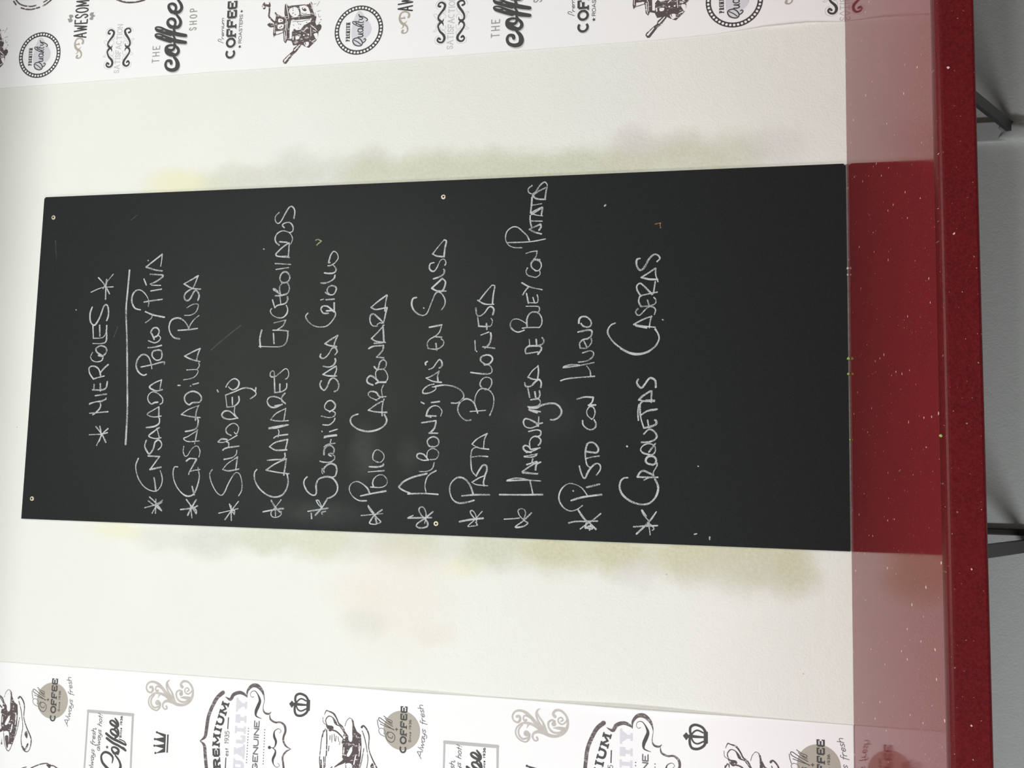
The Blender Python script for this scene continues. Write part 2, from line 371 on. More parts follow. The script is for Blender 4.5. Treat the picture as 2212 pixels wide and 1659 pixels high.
def text_polys(s, w, style, h, path):
    slab = style == 'slab'; slant = .32 if style == 'script' else 0
    # path = baseline (2D); letters stand to the left-hand normal of its direction
    P = catmull(path) if len(path) > 2 else path
    cum = [0]
    for a, b in zip(P, P[1:]): cum.append(cum[-1] + math.hypot(b[0] - a[0], b[1] - a[1]))
    L = cum[-1]
    def at(d):
        i = 0
        while i < len(P) - 2 and cum[i + 1] < d: i += 1
        t = (d - cum[i]) / (cum[i + 1] - cum[i]); a, b = P[i], P[i + 1]
        l = math.hypot(b[0] - a[0], b[1] - a[1]); dx, dz = (b[0] - a[0]) / l, (b[1] - a[1]) / l
        return a[0] + (b[0] - a[0]) * t, a[1] + (b[1] - a[1]) * t, dx, dz
    tot = sum(GL[c][0] for c in s)
    gap = w * {'slab': 1.28, 'sans': 1.45, 'wide': 3.3, 'script': 1.15}[style]
    pad = {c: (w * .42 if slab and c in 'AHIMNPRTUYK' else 0) for c in s}
    sx = (L - w - gap * (len(s) - 1) - 2 * sum(pad[c] for c in s)) / tot
    d = w / 2; out = []
    sw = w * .62
    for c in s:
        gw, strokes = GL[c]; W = gw * sx
        d += pad[c]
        x, z, dx, dz = at(d + W / 2); nx, nz = -dz, dx
        def T(u, v): 
            a = (u - .5) * W; bb = w / 2 + v * (h - w); a += slant * v * h
            return (x + dx * a + nx * bb, z + dz * a + nz * bb)
        for st in strokes:
            flag = st[0] if isinstance(st[0], str) else ''
            pts = st[1:] if flag else st
            q = [T(*p) for p in pts]
            if flag == 'c': q = catmull(q, n=4)
            if flag == 'n':
                for a, b in zip(q, q[1:]): out += ribbon([(a[0], a[1], w * (.8 if slab else 1)), (b[0], b[1], w * (.8 if slab else 1))], cap=False)
            else: out += ribbon([(a, b, w) for a, b in q], cap=False)
            if flag == 'n':
                for a, b in q[1:-1]: out.append(disc(a, b, w * .45, 10))
            if not slab:
                for a, b in (q[0], q[-1]): out.append(disc(a, b, w / 2, 10))
            elif flag != 'n' and c.isupper():
                for e, o in ((pts[0], pts[1]), (pts[-1], pts[-2])):
                    vert = abs(e[1] - o[1]) > abs(e[0] - o[0]) * .6
                    if flag == 'c' and c not in 'SU': continue
                    if vert and e[1] in (0, 1) and c not in 'EFL' or (vert and e[1] in (0, 1) and c == 'F' and e[1] == 0):
                        a = T(e[0], e[1]); k = w * 1.0
                        s_ = -1 if e[1] == 0 else 1
                        a = (a[0] + nx * s_ * (w - sw) / 2, a[1] + nz * s_ * (w - sw) / 2)
                        out += ribbon([(a[0] - dx * k, a[1] - dz * k, sw), (a[0] + dx * k, a[1] + dz * k, sw)], cap=False)
                    elif not vert and e[0] in (0, 1, .72) and c in 'EFLTZ' and e[0] != 0 or (not vert and c == 'T' and e[0] == 0):
                        a = T(e[0], e[1]); 
                        dirn = -1 if e[1] == 1 else 1
                        k0, k1 = (-w * .5, min(w * 1.25, .5 * w + .15 * h)) if e[1] in (0, 1) else (-min(w * .9, .13 * h), min(w * .9, .13 * h))
                        out += ribbon([(a[0] + nx * k0 * dirn, a[1] + nz * k0 * dirn, sw), (a[0] + nx * k1 * dirn, a[1] + nz * k1 * dirn, sw)], cap=False)
                    elif c == 'S':
                        a = T(e[0], e[1]); k = w * .8
                        out += ribbon([(a[0] - nx * k, a[1] - nz * k, sw), (a[0] + nx * k, a[1] + nz * k, sw)], cap=False)
            if len(q) > 1 and flag == '' and c in 'AYWV':
                out.append(disc(q[1][0], q[1][1], w * .5, 8))
        d += W + gap + pad[c]
    return out

def parse_prints(src):
    """-> list of (ink, polygons) in metres on the wall plane (x, z)"""
    res = []; shadow = None; pend = []
    def P3(t, w):
        o = []
        for q in t.split():
            v = [float(k) / 1e4 for k in q.split(',')]
            o.append((v[0], v[1], v[2] if len(v) > 2 else w))
        return o
    for ln in src.strip().split('\n'):
        if ln.startswith('shadow'):
            a = ln.split()
            if a[1] == 'off':
                dx, dz, c = shadow
                for _, polys in pend: res.append((c, [[(x + dx, z + dz) for x, z in p] for p in polys]))
                res += pend; pend = []; shadow = None
            else: shadow = (float(a[1]) / 1e4, float(a[2]) / 1e4, a[3])
            continue
        head, tail = ln.split(' : '); h = head.split(); kind = h[0]; c = h[1]
        w = float(h[2]) / 1e4 if len(h) > 2 and kind in ('s', 'l', 'd', 't', 'star', 'dots') else .001
        P = P3(tail, w)
        if kind == 's':
            S = catmull(P); polys = ribbon(S)
        elif kind == 'l': polys = ribbon(P, cap=False)
        elif kind == 'q': polys = fill(catmull([p[:2] for p in P], True, 5))
        elif kind == 'p': polys = fill([p[:2] for p in P])
        elif kind == 'd': polys = [disc(p[0], p[1], w) for p in P]
        elif kind == 'star':
            polys = [];
            for p in P:
                lp = [(p[0] + (w if k % 2 == 0 else w * .42) * math.sin(math.pi * k / 5), p[1] + (w if k % 2 == 0 else w * .42) * math.cos(math.pi * k / 5)) for k in range(10)]
                polys += fill(lp)
        elif kind == 'dots':
            n = int(h[3]); a, b = P[0], P[1]
            polys = [disc(a[0] + (b[0] - a[0]) * k / (n - 1), a[1] + (b[1] - a[1]) * k / (n - 1), w) for k in range(n)]
        elif kind in ('disc', 'ring', 'ringdots'):
            rl = P[1:]; cx = sum(p[0] for p in rl) / len(rl); cz = sum(p[1] for p in rl) / len(rl)
            r = sum(math.hypot(p[0] - cx, p[1] - cz) for p in rl) / len(rl)
            if kind == 'disc': polys = [disc(cx, cz, r, 64)]
            elif kind == 'ring':
                k = float(h[2]); o = disc(cx, cz, r, 72); i_ = disc(cx, cz, r * k, 72)
                polys = [[o[j], o[(j + 1) % 72], i_[(j + 1) % 72], i_[j]] for j in range(72)]
            else:
                n, k, rr = int(h[2]), float(h[3]), float(h[4])
                polys = [disc(x, z, r * rr, 12) for x, z in disc(cx, cz, r * k, n)]
        elif kind == 't':
            polys = text_polys(h[5], w, h[3], float(h[4]) / 1e4, [p[:2] for p in P])
        (pend if shadow else res).append((c, polys))
    return res

def overlap(a, b):
    """do two convex outlines truly overlap (sharing an edge does not count)?"""
    for P in (a, b):
        for (x0, z0), (x1, z1) in zip(P, P[1:] + P[:1]):
            nx, nz = z1 - z0, x0 - x1
            l = math.hypot(nx, nz)
            if l < 1e-9: continue
            da = [(nx * x + nz * z) / l for x, z in a]; db = [(nx * x + nz * z) / l for x, z in b]
            if max(da) - min(db) < 2e-6 or max(db) - min(da) < 2e-6: return False
    return True

class Layers:
    """stacks ink on ink: every outline lies just above the ones it crosses"""
    def __init__(self, cell=.004, period=None): self.c = cell; self.g = {}; self.p = period
    def put(self, poly):
        if self.p:
            s = math.floor(poly[0][1] / self.p) * self.p
            poly = [(x, z - s) for x, z in poly]
        xs = [p[0] for p in poly]; zs = [p[1] for p in poly]
        bb = (min(xs), min(zs), max(xs), max(zs)); c = self.c
        cells = [(i, j) for i in range(int(bb[0] // c), int(bb[2] // c) + 1) for j in range(int(bb[1] // c), int(bb[3] // c) + 1)]
        best = 0; seen = set()
        for k in cells:
            for it in self.g.get(k, ()):
                if it[2] in seen: continue
                seen.add(it[2]); q, bq, _, ly = it
                if ly < best or bq[0] >= bb[2] or bq[2] <= bb[0] or bq[1] >= bb[3] or bq[3] <= bb[1]: continue
                if overlap(poly, q): best = ly + 1
        for s in ((-self.p, 0, self.p) if self.p else (0,)):
            q = [(x, z + s) for x, z in poly] if s else poly
            b2 = (bb[0], bb[1] + s, bb[2], bb[3] + s)
            it = (q, b2, (id(poly), b2), best)
            for i in range(int(b2[0] // c), int(b2[2] // c) + 1):
                for j in range(int(b2[1] // c), int(b2[3] // c) + 1): self.g.setdefault((i, j), []).append(it)
        return best

def add_prints(bm, prims, period, x0, x1, z0, z1, y0):
    L = Layers(period=period)
    for i, (c, polys) in enumerate(prims):
        mi = INK_ORDER.index(c)
        lay = [L.put(q) for q in polys]
        zs = [p[1] for q in polys for p in q]; lo, hi = min(zs), max(zs)
        for k in range(-3, 4):
            s = k * period
            if hi + s < z0 + .001 or lo + s > z1 - .001: continue
            for q, ly in zip(polys, lay):
                y = y0 - .000004 * ly
                r = []
                for x, z in q:
                    v = (min(max(x, x0), x1), min(max(z + s, z0), z1))
                    if not r or (abs(v[0] - r[-1][0]) + abs(v[1] - r[-1][1])) > 1e-7: r.append(v)
                if len(r) > 1 and abs(r[0][0] - r[-1][0]) + abs(r[0][1] - r[-1][1]) < 1e-7: r.pop()
                if len(r) < 3: continue
                ar = sum(a[0] * b[1] - b[0] * a[1] for a, b in zip(r, r[1:] + r[:1]))
                if abs(ar) < 1e-10: continue
                if ar < 0: r = r[::-1]
                f = bm.faces.new([bm.verts.new((x, y, Z0 + z)) for x, z in r]); f.material_index = mi

def paper_sheet(bm, edge, far, lift, band):
    """edge: [(x, z)] bottom to top of the visible cut edge; lift(z): how far it peels off the wall"""
    rows = []
    E_ = []
    for (xa, za), (xb, zb) in zip(edge, edge[1:]):
        n = max(1, int((zb - za) / .02))
        for k in range(n): E_.append((xa + (xb - xa) * k / n, za + (zb - za) * k / n))
    E_.append(edge[-1])
    sgn = 1 if far > edge[0][0] else -1
    for x, z in E_:
        l = lift(z)
        pr = [(x, -.0009 - l), (x + sgn * band * .35, -.0009 - l * .45), (x + sgn * band * .7, -.0009 - l * .1), (x + sgn * band, -.0009), (far, -.0009)]
        rows.append(([bm.verts.new((a, b, Z0 + z)) for a, b in pr], [bm.verts.new((a, b + .0005, Z0 + z)) for a, b in pr]))
    for (f0, b0), (f1, b1) in zip(rows, rows[1:]):
        for i in range(4):
            bm.faces.new((f0[i], f0[i + 1], f1[i + 1], f1[i]))
            bm.faces.new((b0[i], b1[i], b1[i + 1], b0[i + 1]))
        bm.faces.new((f0[0], f1[0], b1[0], b0[0])); bm.faces.new((f0[4], b0[4], b1[4], f1[4]))
    bm.faces.new(rows[0][0] + rows[0][1][::-1]); bm.faces.new(rows[-1][0][::-1] + rows[-1][1])
    bmesh.ops.recalc_face_normals(bm, faces=bm.faces[:])

CHALK = """
@menu_title 1
-1451,13049 -1438,12806
-1643,12885 -1442,12787 -1336,12677
-1303,12923 -1434,12797 -1579,12703
-1294,12845 -1434,12807 -1568,12834
-1437,12788 -1408,12683
-1030,12699 -1063,13072
-1087,13001 -1011,12903 -935,12856 -882,12864
-901,13090 -856,12971 -852,12858 -804,12749
-884,13085 -849,12934 -818,12795 -784,12751
-742,12979 -712,12756
-635,13044 -637,12874 -603,12773 -486,12750
-630,13016 -537,13017
-654,12882 -520,12892
-437,13039 -406,12928 -382,12821
-437,13039 -336,13122 -234,13139 -200,13057 -251,12949 -369,12894
-372,12897 -327,12906 -234,12828 -175,12757
45,13094 -31,13126 -99,13083 -124,12987 -99,12894 -32,12871
-1,12901 53,13000 121,13024 172,12933 137,12827 53,12811 -15,12882 -6,12967
215,13097 214,12917 247,12835 357,12824 459,12841
311,13095 324,12906 425,12838 544,12837
350,12965 549,12983
311,13095 538,13121
889,13160 769,13195 615,13174 555,13084 699,12990 903,12920 919,12855 816,12819 714,12821 638,12844
1167,13206 1246,12992 1259,12756
1437,13073 1305,12939 1132,12823
1491,12773 1347,12895 1229,12962
1399,12899 1228,12905 1031,12897
@menu_rule 1.9
1561,12442 1186,12454 812,12461 237,12403 -434,12351 -1013,12310 -1608,12302
@menu_line 1
-2722,11846 -2659,11630 -2583,11509
-2534,11764 -2619,11650 -2763,11515
-2599,11787 -2707,11609 -2768,11515
-2814,11695 -2699,11627 -2615,11515
-2567,11639 -2812,11629
-1857,12032 -1997,12074 -2175,12025 -2319,11924 -2405,11791 -2425,11645 -2342,11560 -2228,11535 -2131,11556 -2059,11588
-2192,11697 -2425,11645
s-2002,11573 -2048,11788
s-2043,11783 -1824,11621
s-1816,11616 -1809,11840
-1532,11895 -1634,11919 -1723,11873 -1771,11815 -1680,11748 -1565,11720 -1523,11650 -1579,11592 -1644,11596 -1697,11653
-1481,11607 -1499,11724 -1455,11851 -1369,11751 -1302,11655
-1315,11700 -1490,11637
-1305,11910 -1283,11756 -1228,11665 -1138,11660
-1096,11632 -1114,11786 -1066,11908 -991,11794 -932,11685
-932,11685 -1125,11676
-849,11712 -859,11784 -883,11828 -850,11885 -781,11917 -706,11895 -664,11815 -705,11703 -779,11625 -853,11621 -886,11664
-622,11639 -647,11762 -582,11894 -507,11807 -448,11665
-448,11665 -614,11687
-350,11974 -366,12037 -308,12133 -208,12186 -100,12175 -16,12116 9,12035 -41,11948 -150,11895 -250,11870
-217,12088 -175,11866 -125,11649 -166,11628
92,11764 67,11864 -16,11880 -91,11798 -75,11707 0,11685 75,11708 92,11764
134,11969 142,11850 175,11705
260,11972 222,11855 247,11774 309,11732 351,11772
284,11859 368,11902 419,11933 486,11891 494,11818 435,11768 351,11799 318,11880
791,12069 730,11907 685,11683
588,12055 663,11949 721,11925
826,12173 861,12287 980,12355 1116,12342 1191,12263 1173,12159 1078,12060 976,12012 883,12019
968,12108 992,11943 1014,11745
1170,11983 1200,11772
1393,12137 1282,12083
1269,11794 1277,11957 1300,12005
1300,12000 1348,11879 1431,11760 1460,11784
s1460,11762 1480,12017
1536,11780 1556,11920 1615,12110
s1615,12110 1843,11800
1843,11800 1741,11802 1622,11817
1737,12081 1733,12073
@menu_line 1
-2732,11145 -2701,10930 -2658,10826
-2556,11045 -2662,10950 -2786,10845
-2555,10859 -2726,10955 -2823,11002
-2654,10959 -2869,10920
-2677,10914 -2738,10843 -2794,10845
-1990,11250 -1996,11313 -2094,11333 -2222,11307 -2349,11237 -2459,11123 -2496,11014 -2453,10910 -2307,10848 -2145,10822 -1993,10858
-2325,10949 -2468,10900
-2115,11028 -2061,10996 -2025,10820
s-2083,11021 -1849,10893
-1844,10893 -1837,11018 -1881,11087
-1628,11153 -1717,11160 -1797,11119 -1780,11066 -1698,11018 -1624,10942 -1623,10880 -1711,10834 -1808,10851
-1525,10863 -1540,11072 -1490,11165 -1448,11078 -1340,10906
-1332,10906 -1454,10926 -1580,10945
-1363,11137 -1341,11013 -1291,10918 -1177,10901 -1129,10918
-1064,11236 -976,11107 -900,10905
-1064,11236 -1098,11063 -1115,10866
-908,10914 -1015,10947 -1162,10956
-847,10918 -853,11034 -889,11094 -841,11169 -759,11192 -685,11143 -651,11037 -683,10927 -764,10860 -830,10883 -847,10927
-528,11044 -503,10938
-546,11332 -546,11292
-553,11088 -555,11084
-447,11229 -410,11052 -331,10967 -265,10979 -269,11177
-257,10980 -199,10939 -142,10951
-117,10934 -84,11089 -26,11228
-21,11238 65,11062 117,10936
117,10936 15,10978 -109,11001
290,11357 316,11468 400,11546 517,11577 633,11533 669,11408 623,11296 539,11218 472,11187
445,11394 455,11195 476,11015
472,11187 563,11147 646,11080 711,10997
715,11283 721,11157 779,11060 895,11022 921,11069 905,11150 851,11246
1182,11203 1116,11290 1033,11307 982,11254 1014,11193 1106,11144 1164,11102 1146,11055 1070,11018 987,11037
1187,10995 1207,11168 1288,11328
1288,11328 1358,11195 1431,11058
1431,11058 1331,11094 1223,11142 1174,11206
@menu_line 1
-2772,10412 -2717,10192 -2681,10055
-2607,10219 -2725,10174 -2778,10119
-2558,10053 -2717,10175 -2876,10288
-2638,10188 -2887,10169
-2725,10174 -2715,10123 -2778,10119
-2027,10585 -2092,10622 -2188,10607 -2314,10547 -2424,10462 -2461,10381 -2404,10323 -2275,10269 -2130,10190 -2061,10124 -2094,10053 -2220,10008 -2363,10003 -2460,10054
-2014,10380 -2036,10265 -1999,10075
-2014,10380 -1908,10290 -1793,10113
-1793,10113 -2017,10135
-1838,10364 -1803,10208 -1745,10142 -1673,10132
-1678,10399 -1637,10323 -1604,10097
-1620,10292 -1556,10292 -1532,10329
-1540,10495 -1533,10364 -1417,10142
-1535,10495 -1486,10437 -1492,10331
-1419,10256 -1380,10337 -1307,10359 -1234,10293 -1208,10206 -1264,10125 -1344,10129 -1393,10161 -1361,10198
-1111,10150 -1137,10281 -1122,10396 -1066,10452 -1001,10411 -992,10324 -1032,10251 -1087,10196
-926,10213 -1007,10218 -1079,10187 -1119,10141
-923,10363 -905,10223 -824,10140 -735,10148
-923,10363 -712,10401
-881,10260 -752,10270
-712,10401 -654,10237 -588,10065 -596,9925 -652,9835 -708,9832 -773,9924
-579,9830 -636,9836
-624,10566 -656,10546
-571,10400 -509,10369 -443,10302 -424,10232 -475,10159 -565,10172 -619,10257 -590,10329 -566,10348
@menu_line 1
-2721,9584 -2675,9368 -2654,9213
-2520,9444 -2636,9362 -2718,9264
-2507,9261 -2627,9353 -2724,9434 -2794,9413 -2807,9336 -2765,9253 -2702,9248
-2659,9360 -2792,9349
-1999,9737 -2056,9777 -2167,9771 -2276,9714 -2368,9623 -2440,9499 -2463,9370 -2428,9253 -2340,9181 -2214,9145 -2120,9158 -2057,9178
-2073,9177 -2056,9140
-2057,9161 -2038,9366 -2006,9565
-2006,9565 -1889,9391 -1805,9199
-1805,9199 -2082,9231
-1837,9551 -1822,9394 -1815,9275 -1774,9226 -1711,9232
-1650,9198 -1659,9402 -1603,9522
-1603,9522 -1524,9409 -1470,9189
-1470,9189 -1648,9223
-1449,9447 -1412,9380 -1386,9194
-1428,9371 -1348,9358 -1301,9377
-1291,9550 -1272,9387 -1219,9193
-1278,9550 -1216,9219
-1147,9197 -1157,9359 -1140,9523
-1135,9523 -1030,9434 -936,9250
-936,9250 -1140,9277
-867,9323 -921,9458 -901,9553 -821,9604 -748,9570 -732,9476 -763,9371 -810,9308 -858,9263
-892,9459 -867,9331
-842,9264 -818,9322 -747,9337 -674,9281
-664,9471 -642,9334 -586,9259 -505,9255
-664,9471 -394,9493
-635,9377 -514,9383
-394,9493 -378,9563 -321,9571 -281,9533 -313,9497 -386,9485 -313,9385 -248,9302 -264,9249 -345,9225 -409,9251 -425,9284
149,9808 140,9528 148,9390 204,9307 317,9278 415,9283
133,9780 288,9801 435,9773
197,9528 376,9549
415,9269 432,9404 433,9561
445,9474 513,9374 610,9330
610,9330 563,9550
817,9606 768,9627 694,9574 652,9467 660,9381 724,9315 805,9302 871,9331
838,9538 873,9496 904,9358 969,9310 1018,9316
973,9597 833,9546
905,9437 1045,9461
1044,9448 1192,9472 1265,9424 1272,9337 1189,9290 1107,9303 1059,9353
1045,9544 1047,9448 1075,9336
1069,9449 1153,9584 1169,9567 1119,9504
1281,9416 1323,9470 1406,9466 1462,9416 1461,9347 1386,9291 1312,9305 1272,9372 1282,9442
1515,9558 1543,9324
1622,9578 1599,9284
1796,9573 1754,9544 1724,9316
1796,9573 1901,9464 1989,9337
1980,9328 1765,9335
1745,9526 1749,9326
1998,9373 2010,9513
1952,9519 2004,9583 2087,9601 2169,9556 2207,9453 2162,9329 2061,9271 1963,9301
2265,9438 2308,9476 2345,9434 2353,9338 2277,9273 2194,9278 2171,9338
2544,9549 2471,9615 2387,9611 2344,9556 2392,9497 2515,9433 2629,9360 2635,9299 2558,9252 2426,9263
1890,9813 1885,9804
@menu_line 1
-2686,8760 -2653,8577 -2621,8404
-2495,8618 -2557,8582 -2616,8512 -2509,8567 -2487,8602
-2450,8412 -2616,8512 -2744,8623
-2676,8443 -2694,8509 -2724,8499
-2716,8700 -2808,8687
-2103,8804 -2159,8851 -2237,8853 -2345,8792 -2405,8706 -2403,8639 -2340,8622 -2247,8633 -2145,8600 -2100,8502 -2093,8402 -2130,8318 -2213,8256 -2306,8244 -2393,8290 -2450,8387
-2101,8402 -2082,8303 -2004,8273 -1911,8286 -1869,8362 -1891,8445 -1963,8508 -2017,8497
-1956,8534 -2010,8539 -2041,8521
-1831,8581 -1846,8513 -1843,8397 -1795,8324 -1740,8318 -1725,8352
-1741,8376 -1719,8427 -1695,8403 -1693,8345 -1615,8337 -1561,8401 -1587,8483 -1650,8514 -1720,8511
-1587,8517 -1547,8460 -1521,8319
-1538,8410 -1459,8397
-1430,8524 -1405,8433 -1387,8300
-1408,8516 -1380,8308
-1326,8428 -1282,8291
-1318,8570 -1330,8563
-1210,8558 -1209,8441 -1145,8360 -1097,8342
-1061,8590 -1086,8447 -1058,8356 -1002,8341 -979,8384
-980,8434 -941,8520 -878,8536 -806,8484 -798,8409 -860,8347 -932,8361 -985,8443
-455,8618 -519,8641 -590,8604 -614,8552 -550,8505 -438,8459 -406,8393 -454,8324 -533,8295 -612,8317 -636,8370
-343,8595 -367,8496 -371,8344
-343,8595 -263,8467 -199,8360
-199,8360 -263,8349 -367,8386
-200,8596 -215,8486 -183,8411 -120,8372 -72,8382
9,8648 -32,8659 -64,8619 -48,8561 24,8496 104,8449 120,8391 56,8349 0,8386
139,8366 160,8502 193,8580
193,8580 264,8473 336,8349
336,8349 232,8396 144,8417
728,8919 671,8959 590,8913 508,8806 483,8669 506,8551 602,8454 698,8407 779,8436
724,8544 724,8629 790,8679 846,8651 845,8566 796,8496 746,8435
764,8580 771,8444
763,8435 900,8441
957,8694 972,8640
959,8597 969,8444
1089,8611 1055,8558 1046,8473 1102,8425 1175,8419 1208,8497 1177,8564 1104,8581 1063,8542
1257,8700 1254,8634 1274,8550 1328,8467 1390,8447
1435,8646 1422,8548 1435,8464 1482,8431 1535,8453 1569,8493
1426,8549 1425,8502 1439,8464
1560,8586 1563,8539 1605,8464 1682,8405 1749,8412 1798,8449 1810,8496 1752,8540 1685,8560 1619,8573 1615,8553
@menu_line 1
-2724,7802 -2703,7620 -2681,7427
-2556,7683 -2620,7656 -2709,7571 -2812,7454
-2616,7437 -2716,7571 -2803,7633 -2849,7647 -2861,7549 -2827,7453
-2567,7683 -2679,7581
-2754,7550 -2837,7526
-2476,7719 -2473,7858 -2399,7976 -2292,8033 -2199,8000 -2158,7903 -2194,7804 -2268,7711 -2352,7667
-2398,7825 -2350,7618 -2305,7384
-2244,7655 -2246,7475 -2198,7380 -2121,7367 -2045,7434 -2040,7516 -2096,7595 -2173,7621 -2234,7606
-1993,7705 -1965,7429
-1905,7692 -1906,7553 -1884,7457 -1853,7441
-1824,7540 -1787,7623 -1710,7634 -1632,7597 -1623,7532 -1676,7456 -1753,7437 -1823,7491 -1825,7573
-1021,7930 -1054,8023 -1125,8061 -1203,8025 -1279,7906 -1311,7740 -1282,7577 -1211,7457 -1117,7412 -1024,7456
-952,7746 -979,7605 -985,7417
-952,7746 -854,7610 -798,7505
-759,7474 -900,7502 -1040,7496
-780,7597 -734,7714 -680,7758 -632,7718 -647,7619 -710,7567 -733,7501
-780,7614 -733,7533 -716,7436
-717,7501 -607,7522 -521,7492
-522,7681 -483,7774 -420,7789 -365,7729 -404,7645 -451,7593
-498,7633 -474,7576 -474,7453
-435,7619 -309,7640 -254,7584 -262,7485 -356,7425 -435,7430 -474,7478
-207,7669 -246,7634 -254,7601 -136,7572 -89,7508 -136,7457 -222,7471 -259,7551
-57,7501 -44,7634
-44,7634 69,7531 156,7518
156,7518 141,7699 102,7780
276,7737 228,7652 208,7487
276,7737 387,7625 505,7522
497,7539 370,7526 212,7511
193,7684 204,7536
490,7638 499,7729 579,7774 675,7769 698,7712 625,7618 545,7532
514,7647 546,7598 553,7532 720,7497 799,7476
815,7766 778,7673 812,7476
815,7766 929,7629 1023,7492
1015,7483 911,7504 752,7515
@menu_line 1
-2738,6982 -2728,6784 -2718,6578
-2727,6967 -2694,6896
-2622,6557 -2732,6688 -2820,6812 -2873,6826 -2893,6746 -2867,6652 -2813,6638 -2740,6688 -2682,6753 -2607,6796 -2554,6774 -2559,6718 -2634,6676 -2724,6673 -2815,6693
-2324,6957 -2289,7070 -2237,7152 -2207,7145 -2128,7060 -2055,6902 -1996,6680
-2340,6996 -2325,6733 -2333,6479
-2323,6678 -2210,6705 -2088,6685 -2010,6632 -1944,6523
-1966,6812 -1958,6682 -1910,6588 -1811,6559
-1767,6656 -1777,6751 -1740,6848 -1687,6858 -1663,6811 -1684,6738 -1737,6689 -1770,6664
-1722,6689 -1630,6676 -1579,6598 -1611,6510 -1679,6487 -1749,6529 -1763,6624
-1551,6567 -1537,6655 -1461,6690 -1407,6652 -1383,6573 -1427,6500 -1512,6497 -1554,6567
-1323,6511 -1323,6662
-1323,6654 -1245,6577 -1137,6549
-1114,6549 -1152,6796
-1058,6639 -1036,6728
-1031,6712 -1037,6552
-1016,6720 -922,6683 -868,6605 -875,6517 -951,6451 -1036,6472
-811,6639 -794,6503
-808,6815 -831,6766
-501,6604 -525,6700 -595,6786 -657,6784 -649,6680 -602,6585 -555,6571 -548,6635
-540,6587 -516,6428 -538,6268 -599,6140 -691,6082 -768,6119 -815,6197 -816,6292
-470,6477 -455,6622 -401,6744
-401,6744 -362,6641 -284,6523
-284,6523 -369,6544 -462,6533
-120,6732 -144,6764 -175,6759
-253,6700 -222,6629 -136,6568 -89,6521 -128,6480 -198,6478 -229,6517
106,6728 90,6639 98,6543 160,6465 222,6458 262,6500
106,6728 192,6742 263,6693 301,6614
74,6574 184,6591
293,6493 301,6630
301,6614 379,6536 496,6499
501,6499 462,6715
975,6960 952,7024 857,7040 761,7001 689,6917 665,6835 696,6771 790,6726 931,6674 1033,6628 1064,6573 1023,6507 928,6456 834,6461 756,6515
797,6828 786,6820
1131,6696 1081,6590 1079,6444
1131,6696 1208,6610 1294,6515
1294,6515 1237,6457 1127,6478 1080,6517
1292,6669 1319,6581 1365,6501 1428,6479 1452,6496
1572,6670 1552,6734 1481,6748 1433,6714 1424,6665 1478,6618 1604,6557 1626,6493 1570,6459 1523,6474
1727,6699 1685,6625 1669,6495
1719,6699 1852,6597 1961,6503
1961,6503 1936,6462 1825,6483 1682,6495
@menu_line 1
-2767,6096 -2728,5918 -2699,5702
-2740,5809 -2638,5905 -2586,5914 -2585,5876 -2651,5827 -2769,5809 -2814,5807
-2587,5721 -2726,5841 -2834,5954 -2832,5884 -2813,5792 -2770,5824
-2412,5862 -2446,5973 -2465,6113 -2408,6224 -2274,6278 -2153,6263 -2067,6187 -2043,6109 -2078,6014 -2174,5933 -2308,5880
-2346,6069 -2322,5852 -2315,5604
-2120,5904 -2156,5825 -2169,5639
-2120,5904 -2050,5797 -2010,5705
-2017,5689 -2108,5710 -2168,5701
-2013,5837 -1932,5909 -1782,5932 -1645,5932 -1569,5903 -1537,5826
-2013,5837 -1914,5785 -1837,5725 -1844,5670 -1911,5658 -2002,5689
-1706,5915 -1688,5791 -1693,5651
-1572,5638 -1552,5810 -1494,5921
-1494,5921 -1401,5830 -1315,5668
-1315,5668 -1414,5712 -1566,5724
-980,5838 -843,5889 -705,5885 -590,5817 -574,5716 -627,5621 -733,5571 -886,5583 -1016,5634
-1096,5952 -1097,6047 -1014,6144 -907,6181 -791,6134 -745,6041 -767,5961 -828,5897 -980,5838
-954,5964 -933,5706
-574,5763 -505,5811 -421,5782 -382,5705 -413,5626 -504,5616 -581,5669 -589,5731
-303,5974 -321,5832 -328,5675 -290,5614 -213,5631 -167,5687
-175,5718 -113,5806 -44,5800 -10,5715 -29,5636 -90,5611 -159,5664 -175,5742
102,5579 126,5781
103,5749 172,5672 280,5643 357,5653
373,5685 324,5818
232,5918 65,5905
55,5885 46,5881
475,5861 466,5727 481,5649 559,5627 605,5652
468,5856 623,5881
420,5718 513,5728
780,5917 670,5898 646,5842 700,5764 785,5703 800,5649 752,5608 667,5622
912,5888 848,5768 841,5610
904,5864 1043,5757 1166,5650
1166,5642 1142,5602 1010,5622 846,5634
@menu_line 1
-2701,5349 -2689,5212 -2674,5098
-2586,4903 -2713,5029 -2818,5163 -2809,5042 -2754,4960 -2712,5014 -2641,5091 -2560,5123 -2522,5078 -2542,5017 -2608,5001 -2698,5029
-2307,5435 -2300,5083 -2286,4728
-2272,4887 -2176,4911 -2073,4936
-2080,5317 -2061,5043 -2068,4762
-2068,5310 -2035,5196 -2035,5074 -2065,4936
-1927,5069 -1946,4939 -1951,4810
-1945,5061 -1960,4817
-1920,5061 -1835,4941 -1765,4821
-1764,4768 -1802,4836 -1892,4849
-1809,4995 -1758,4836
-1774,4912 -1714,4898
-1676,5044 -1631,4824
-1683,5036 -1685,4914 -1653,4839
-1610,4931 -1590,5022 -1538,5062 -1500,5032 -1514,4978 -1558,4939
-1561,4924 -1533,4780
-1543,4947 -1446,4957 -1371,4920 -1347,4845 -1398,4775 -1458,4782 -1489,4812
-1612,5007 -1587,4901 -1533,4795
-1355,4845 -1331,4784 -1264,4778 -1242,4847 -1270,4976
